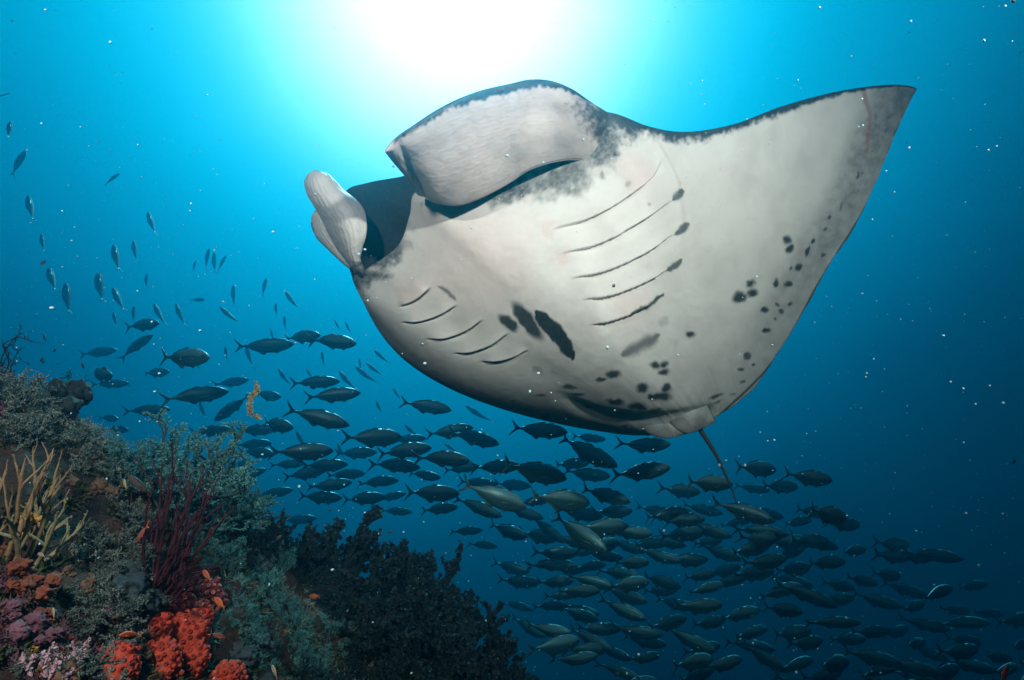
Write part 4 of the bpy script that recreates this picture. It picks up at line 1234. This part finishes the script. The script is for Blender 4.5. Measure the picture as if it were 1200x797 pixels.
# long thin sea whip leaning in from the left
b0 = P(-75, 520, 1.75)
wp = resample(np.array([b0 - [0, 0, .05], P(-90, 400, 1.8), P(-70, 260, 1.85), P(-35, 150, 1.9), P(-8, 116, 1.92), P(12, 109, 1.93)]), 40)
wv, wf = tubes([(wp, np.interp(np.linspace(0, 1, 40), [0, .9, 1], [.005, .0028, .0008]))], 6)
tag(obj('sea_whip', mesh_np('sea_whip', wv, wf, DARK_STEM)), 'thin dark sea whip whose bent tip leans into view', 'coral')

# drifting weed
dw = resample(np.array([P(300, 447, 2.6), P(302, 455, 2.6), P(297, 462, 2.61), P(293, 472, 2.6), P(292, 480, 2.59), P(296, 486, 2.6), P(302, 489, 2.6)]), 26)
rs = np.random.default_rng(5)
V, F = tubes([(dw, np.full(26, .004))], 5)
lv, lf = leaflets(rs, [(dw, None, 1)], 1100, .017, 1, .45)
WEED = var_mat('drifting_weed', [(.3, (.30, .10, .03)), (.5, (.42, .24, .05)), (.75, (.30, .36, .10))], 26, .6)
tag(obj('drifting_weed', mesh_np('drifting_weed', np.concatenate([V, lv]), np.concatenate([F, lf + len(V)]), WEED)),
    'ragged orange and yellow-green weed strand drifting in front of the jacks', 'seaweed')

# ------------------------------------------------------------------ turf and encrusting growth nobody could count
def tuft(seed, n, L, r, spread, leaf=True):
    rs = np.random.default_rng(seed); tri = []
    for k in range(n):
        a, t = rs.uniform(0, 6.28), spread * rs.random() ** .6
        d = np.array([math.cos(a) * math.sin(t), math.sin(a) * math.sin(t), math.cos(t)])
        s = np.cross(d, rs.normal(0, 1, 3)); s /= np.linalg.norm(s)
        l = L * rs.uniform(.5, 1.2); c = np.array([rs.normal(0, L * .25), rs.normal(0, L * .25), 0])
        m = c + d * l * .55 + rs.normal(0, L * .08, 3); e = c + d * l + rs.normal(0, L * .15, 3)
        tri += [[c - s * r, c + s * r, m + s * r * .8], [c - s * r, m + s * r * .8, m - s * r * .8], [m - s * r * .8, m + s * r * .8, e]]
        if leaf:
            for q in range(5):
                u = rs.uniform(.35, 1); p = c * (1 - u) + e * u; w = rs.normal(0, 1, 3); w /= np.linalg.norm(w); w2 = np.cross(w, d)
                z = L * .14 * rs.uniform(.6, 1.4)
                tri.append([p, p + w * z + w2 * z * .3, p + w * z - w2 * z * .3])
    return np.array(tri)


def scatter(name, tufts, count, mat, label, cat, seed, zone, smin, smax, patch):
    """scatter on the slope inside x/y ranges where a patch noise is high; a single mat of growth"""
    rs = np.random.default_rng(seed); V = []
    x = rs.uniform(zone[0], zone[1], count * 8); y = rs.uniform(zone[2], zone[3], count * 8)
    keep = fbm(x * 3.1, y * 3.1, 0 * x, 3, patch) > .12
    x, y = x[keep][:count], y[keep][:count]
    z = H(x, y); e = .03
    n = np.stack([H(x - e, y) - H(x + e, y), H(x, y - e) - H(x, y + e), np.full_like(x, 2 * e)], -1); n /= np.linalg.norm(n, axis=1)[:, None]
    n = n + rs.normal(0, .2, n.shape); n /= np.linalg.norm(n, axis=1)[:, None]
    a = np.cross(n, rs.normal(0, 1, n.shape)); a /= np.linalg.norm(a, axis=1)[:, None]; b = np.cross(n, a)
    s = rs.uniform(smin, smax, len(x))
    for k in range(len(x)):
        t = tufts[k % len(tufts)] * s[k]
        V.append((t[..., 0:1] * a[k] + t[..., 1:2] * b[k] + t[..., 2:3] * n[k] + np.array([x[k], y[k], z[k] - .003])).reshape(-1, 3))
    V = np.concatenate(V)
    o = obj(name, mesh_np(name, V, np.arange(len(V)).reshape(-1, 3), mat, smooth=False))
    tag(o, label, cat, kind='stuff')


T1 = [tuft(600 + k, 16, .040, .0016, 1.2) for k in range(5)]
T2 = [tuft(620 + k, 22, .022, .0024, 1.4, False) for k in range(5)]
Z = (-2.3, .3, .9, 3.8)
scatter('hydroid_turf', T1, 1300, GREY_LEAF, 'grey-green feathery hydroid turf covering the slope', 'turf', 1, Z, .5, 1.1, 701)
scatter('teal_turf', T1, 2700, TEAL_LEAF, 'teal fuzzy growth covering the shaded slope', 'turf', 2, (-1.7, .3, 1.75, 3.8), .35, .8, 711)
scatter('brown_turf', T2, 2600, BROWN, 'brown algal turf over the rock', 'algae', 3, Z, .5, 1.2, 721)
scatter('rust_turf', T2, 2400, SPONGE_O, 'rust-red algal turf over the near rock', 'algae', 4, (-1.9, -.5, .9, 2.0), .4, .9, 731)
scatter('mauve_turf', T2, 2600, SPONGE_P, 'mauve coralline crust over the near rock', 'algae', 5, (-1.9, -.5, .9, 2.0), .5, 1.1, 741)
scatter('olive_turf', T2, 2200, OLIVE, 'dark olive algae in the hollows of the slope', 'algae', 6, Z, .6, 1.5, 751)
scatter('dark_turf', T1, 2200, DARK_LEAF, 'dark feathery growth on the far shoulder of the slope', 'turf', 7, (-1.4, .4, 2.2, 3.9), .8, 1.8, 761)

# ------------------------------------------------------------------ little reef fish
ORANGE = fish_skin('anthias_skin', (.50, .10, .035), (.62, .17, .07), (.68, .30, .18), 0.0, .45)
ORFIN = plain('anthias_fin', (.58, .18, .06))
DULL = fish_skin('rosy_skin', (.22, .06, .045), (.34, .12, .09), (.42, .22, .18), 0.0, .45)
PALE = fish_skin('pale_skin', (.40, .33, .22), (.58, .52, .42), (.66, .62, .55), .1, .4)
DARKF = fish_skin('damsel_skin', (.012, .018, .02), (.03, .045, .045), (.06, .08, .075), 0.0, .5)
DAFIN = plain('damsel_fin', (.015, .02, .02))
YEL = fish_skin('yellow_skin', (.36, .27, .10), (.48, .38, .18), (.50, .44, .28), 0.0, .5)
AM = fish_mesh('anthias', [ORANGE, ORFIN, EYE], .2, 1.15, 1.0)
RM = fish_mesh('rosy_fish', [DULL, ORFIN, EYE], -.2, .9, .9)
PM = fish_mesh('pale_fish', [PALE, PALE, EYE], .15, 1.05, .7)
DM = fish_mesh('damsel', [DARKF, DAFIN, EYE], .1, 1.35, .8)
YM = fish_mesh('yellow_fish', [YEL, YEL, EYE], 0, 1.1, .6)
BRM = fish_mesh('brown_fish', [fish_skin('brown_skin', (.05, .04, .03), (.10, .085, .065), (.13, .12, .10), 0, .5)] * 2 + [EYE], -.2, .8, .7)
UPV = Vector((0, -.2, 1))


def small(me, head, tail, f, L, label, name, group=None, away=1):
    put_fish(me, head, tail, f, UPV, L, label, 'fish', group, name, away)


small(AM, (147, 739), (160, 750), .6, .030, 'bright orange fish hovering above the left red cup coral', 'reef_fish', None, -1)
small(AM, (234, 671), (252, 679), .85, .046, 'orange fish over the dark crimson cup coral', 'reef_fish')
small(AM, (247, 704), (269, 710), .85, .050, 'orange fish with pale forked tail beside the dark crimson cup coral', 'reef_fish')
small(RM, (249, 722), (262, 704), .8, .048, 'red-orange fish diving in front of the orange fish', 'reef_fish')
small(RM, (155, 640), (176, 612), .9, .075, 'slender rosy fish angled nose-down left of the maroon whip coral', 'reef_fish')
small(RM, (262, 752), (248, 738), .85, .045, 'dim rosy fish nosing down toward the rusty red cup coral', 'reef_fish')
small(AM, (361, 701), (377, 697), .9, .055, 'dim orange fish alone in front of the black tree corals', 'reef_fish')
small(RM, (323, 742), (341, 738), .9, .060, 'dim rusty fish among the dim teal bushes', 'reef_fish')
small(RM, (440, 770), (448, 764), .9, .040, 'tiny dim orange fish deep among the black tree corals', 'reef_fish')
small(PM, (41, 650), (57, 651), .9, .034, 'pale silvery fish in the dark hollow by the finger coral', 'reef_fish')
small(PM, (58, 714), (68, 725), .85, .030, 'pale slim fish above the pink soft coral', 'reef_fish')
small(PM, (316, 782), (328, 794), .85, .045, 'pale fish low beside the dim teal bushes', 'reef_fish')
small(YM, (141, 563), (152, 573), .8, .040, 'yellowish fish below the slim teal bush', 'reef_fish')
small(YM, (-2, 489), (16, 493), .9, .060, 'brown fish half hidden at the crest by the wispy black coral', 'reef_fish')
small(BRM, (168, 580), (148, 548), .9, .100, 'long greyish brown fish sloping up beside the yellowish fish', 'reef_fish')
small(AM, (1186, 783), (1168, 800), .9, .045, 'lone red fish in deep dark open water', 'reef_fish')
small(PM, (405, 718), (410, 713), .8, .03, 'tiny white fish before the black tree corals', 'reef_fish')
DG = 'small dark fish over the crest'
for k, (h_, t_) in enumerate([((48, 426), (55, 422)), ((45, 424), (54, 418)), ((27, 392), (32, 402)), ((50, 398), (53, 388)), ((61, 412), (68, 409)), ((118, 431), (128, 434)),
                              ((96, 432), (97, 422)), ((27, 445), (34, 444)), ((66, 427), (70, 426)), ((52, 305), (48, 312)), ((150, 453), (154, 452)),
                              ((322, 618), (331, 612)), ((306, 625), (314, 620)), ((316, 608), (310, 604)), ((330, 628), (322, 634)), ((340, 606), (333, 603)), ((318, 636), (324, 640)),
                              ((327, 605), (321, 609)), ((312, 612), (303, 615)), ((342, 615), (348, 618)), ((388, 599), (383, 597)), ((460, 622), (454, 625)),
                              ((720, 792), (728, 790)), ((1192, 540), (1184, 543)), ((575, 722), (568, 726))]):
    cx, cy_ = (h_[0] + t_[0]) / 2, (h_[1] + t_[1]) / 2
    if cx < 200: lab = 'tiny dark fish hovering over the crest near the wispy black coral'; g = DG
    elif cx < 480: lab = 'tiny dark fish between the broad teal bush and the tallest black tree coral'; g = 'small dark fish by the black tree corals'
    else: lab = 'tiny dark fish alone in open water away from the slope'; g = 'stray small dark fish'
    small(DM, h_, t_, .88, .030 if cx < 480 else .045, lab, 'damselfish', g)

# ------------------------------------------------------------------ marine snow
rs = np.random.default_rng(77)
nP = 11500
pp = np.stack([rs.uniform(-4.5, 4.5, nP), rs.uniform(.35, 5.5, nP), rs.uniform(-2.2, 3.6, nP)], -1)
dist = np.linalg.norm(pp, axis=1)
keep = (dist > .75) & (pp[:, 2] > H(pp[:, 0], pp[:, 1]) + .02)
pp = pp[keep]
rad = np.clip(rs.lognormal(-6.25, .45, len(pp)), .0008, .0045)
v8, f8 = icosphere(1)
VV = (pp[:, None] + rad[:, None, None] * v8[None] * rs.uniform(.6, 1.3, (len(pp), 1, 3))).reshape(-1, 3)
FF = (np.arange(len(pp))[:, None, None] * len(v8) + f8[None]).reshape(-1, 3)
SNOW = Mat('marine_snow', rough=.8).color((.42, .70, .76)).m
tag(obj('marine_snow', mesh_np('marine_snow', VV, FF, SNOW)), 'pale specks of plankton and silt adrift in the water', 'plankton', kind='stuff')

#print('TRIS', sum(len(m.loops) - 2 * len(m.polygons) for m in bpy.data.meshes))
# ------------------------------------------------------------------ the water itself: one even body of haze
def haze(lo, hi, density):
    lo, hi = np.array(lo, float), np.array(hi, float)
    v = np.array([[(lo, hi)[(i >> k) & 1][k] for k in range(3)] for i in range(8)])
    f = np.array([[0, 2, 3, 1], [4, 5, 7, 6], [0, 1, 5, 4], [2, 6, 7, 3], [0, 4, 6, 2], [1, 3, 7, 5]])
    m = bpy.data.materials.new('water_haze'); m.use_nodes = True
    t = m.node_tree; t.nodes.clear()
    o = t.nodes.new('ShaderNodeOutputMaterial'); pv = t.nodes.new('ShaderNodeVolumePrincipled')
    pv.inputs['Color'].default_value = (.003, .125, .195, 1)
    pv.inputs['Absorption Color'].default_value = (0, .33, .42, 1)
    pv.inputs['Density'].default_value = density
    pv.inputs['Anisotropy'].default_value = .84
    t.links.new(pv.outputs[0], o.inputs['Volume'])
    h = obj('haze', mesh_np('haze', v, f, m, smooth=False))
    tag(h, 'clear blue sea water veiling everything that is far away', 'water', kind='stuff')


haze((-20, -6, -8.5), (20, 17, 6.8), .14)
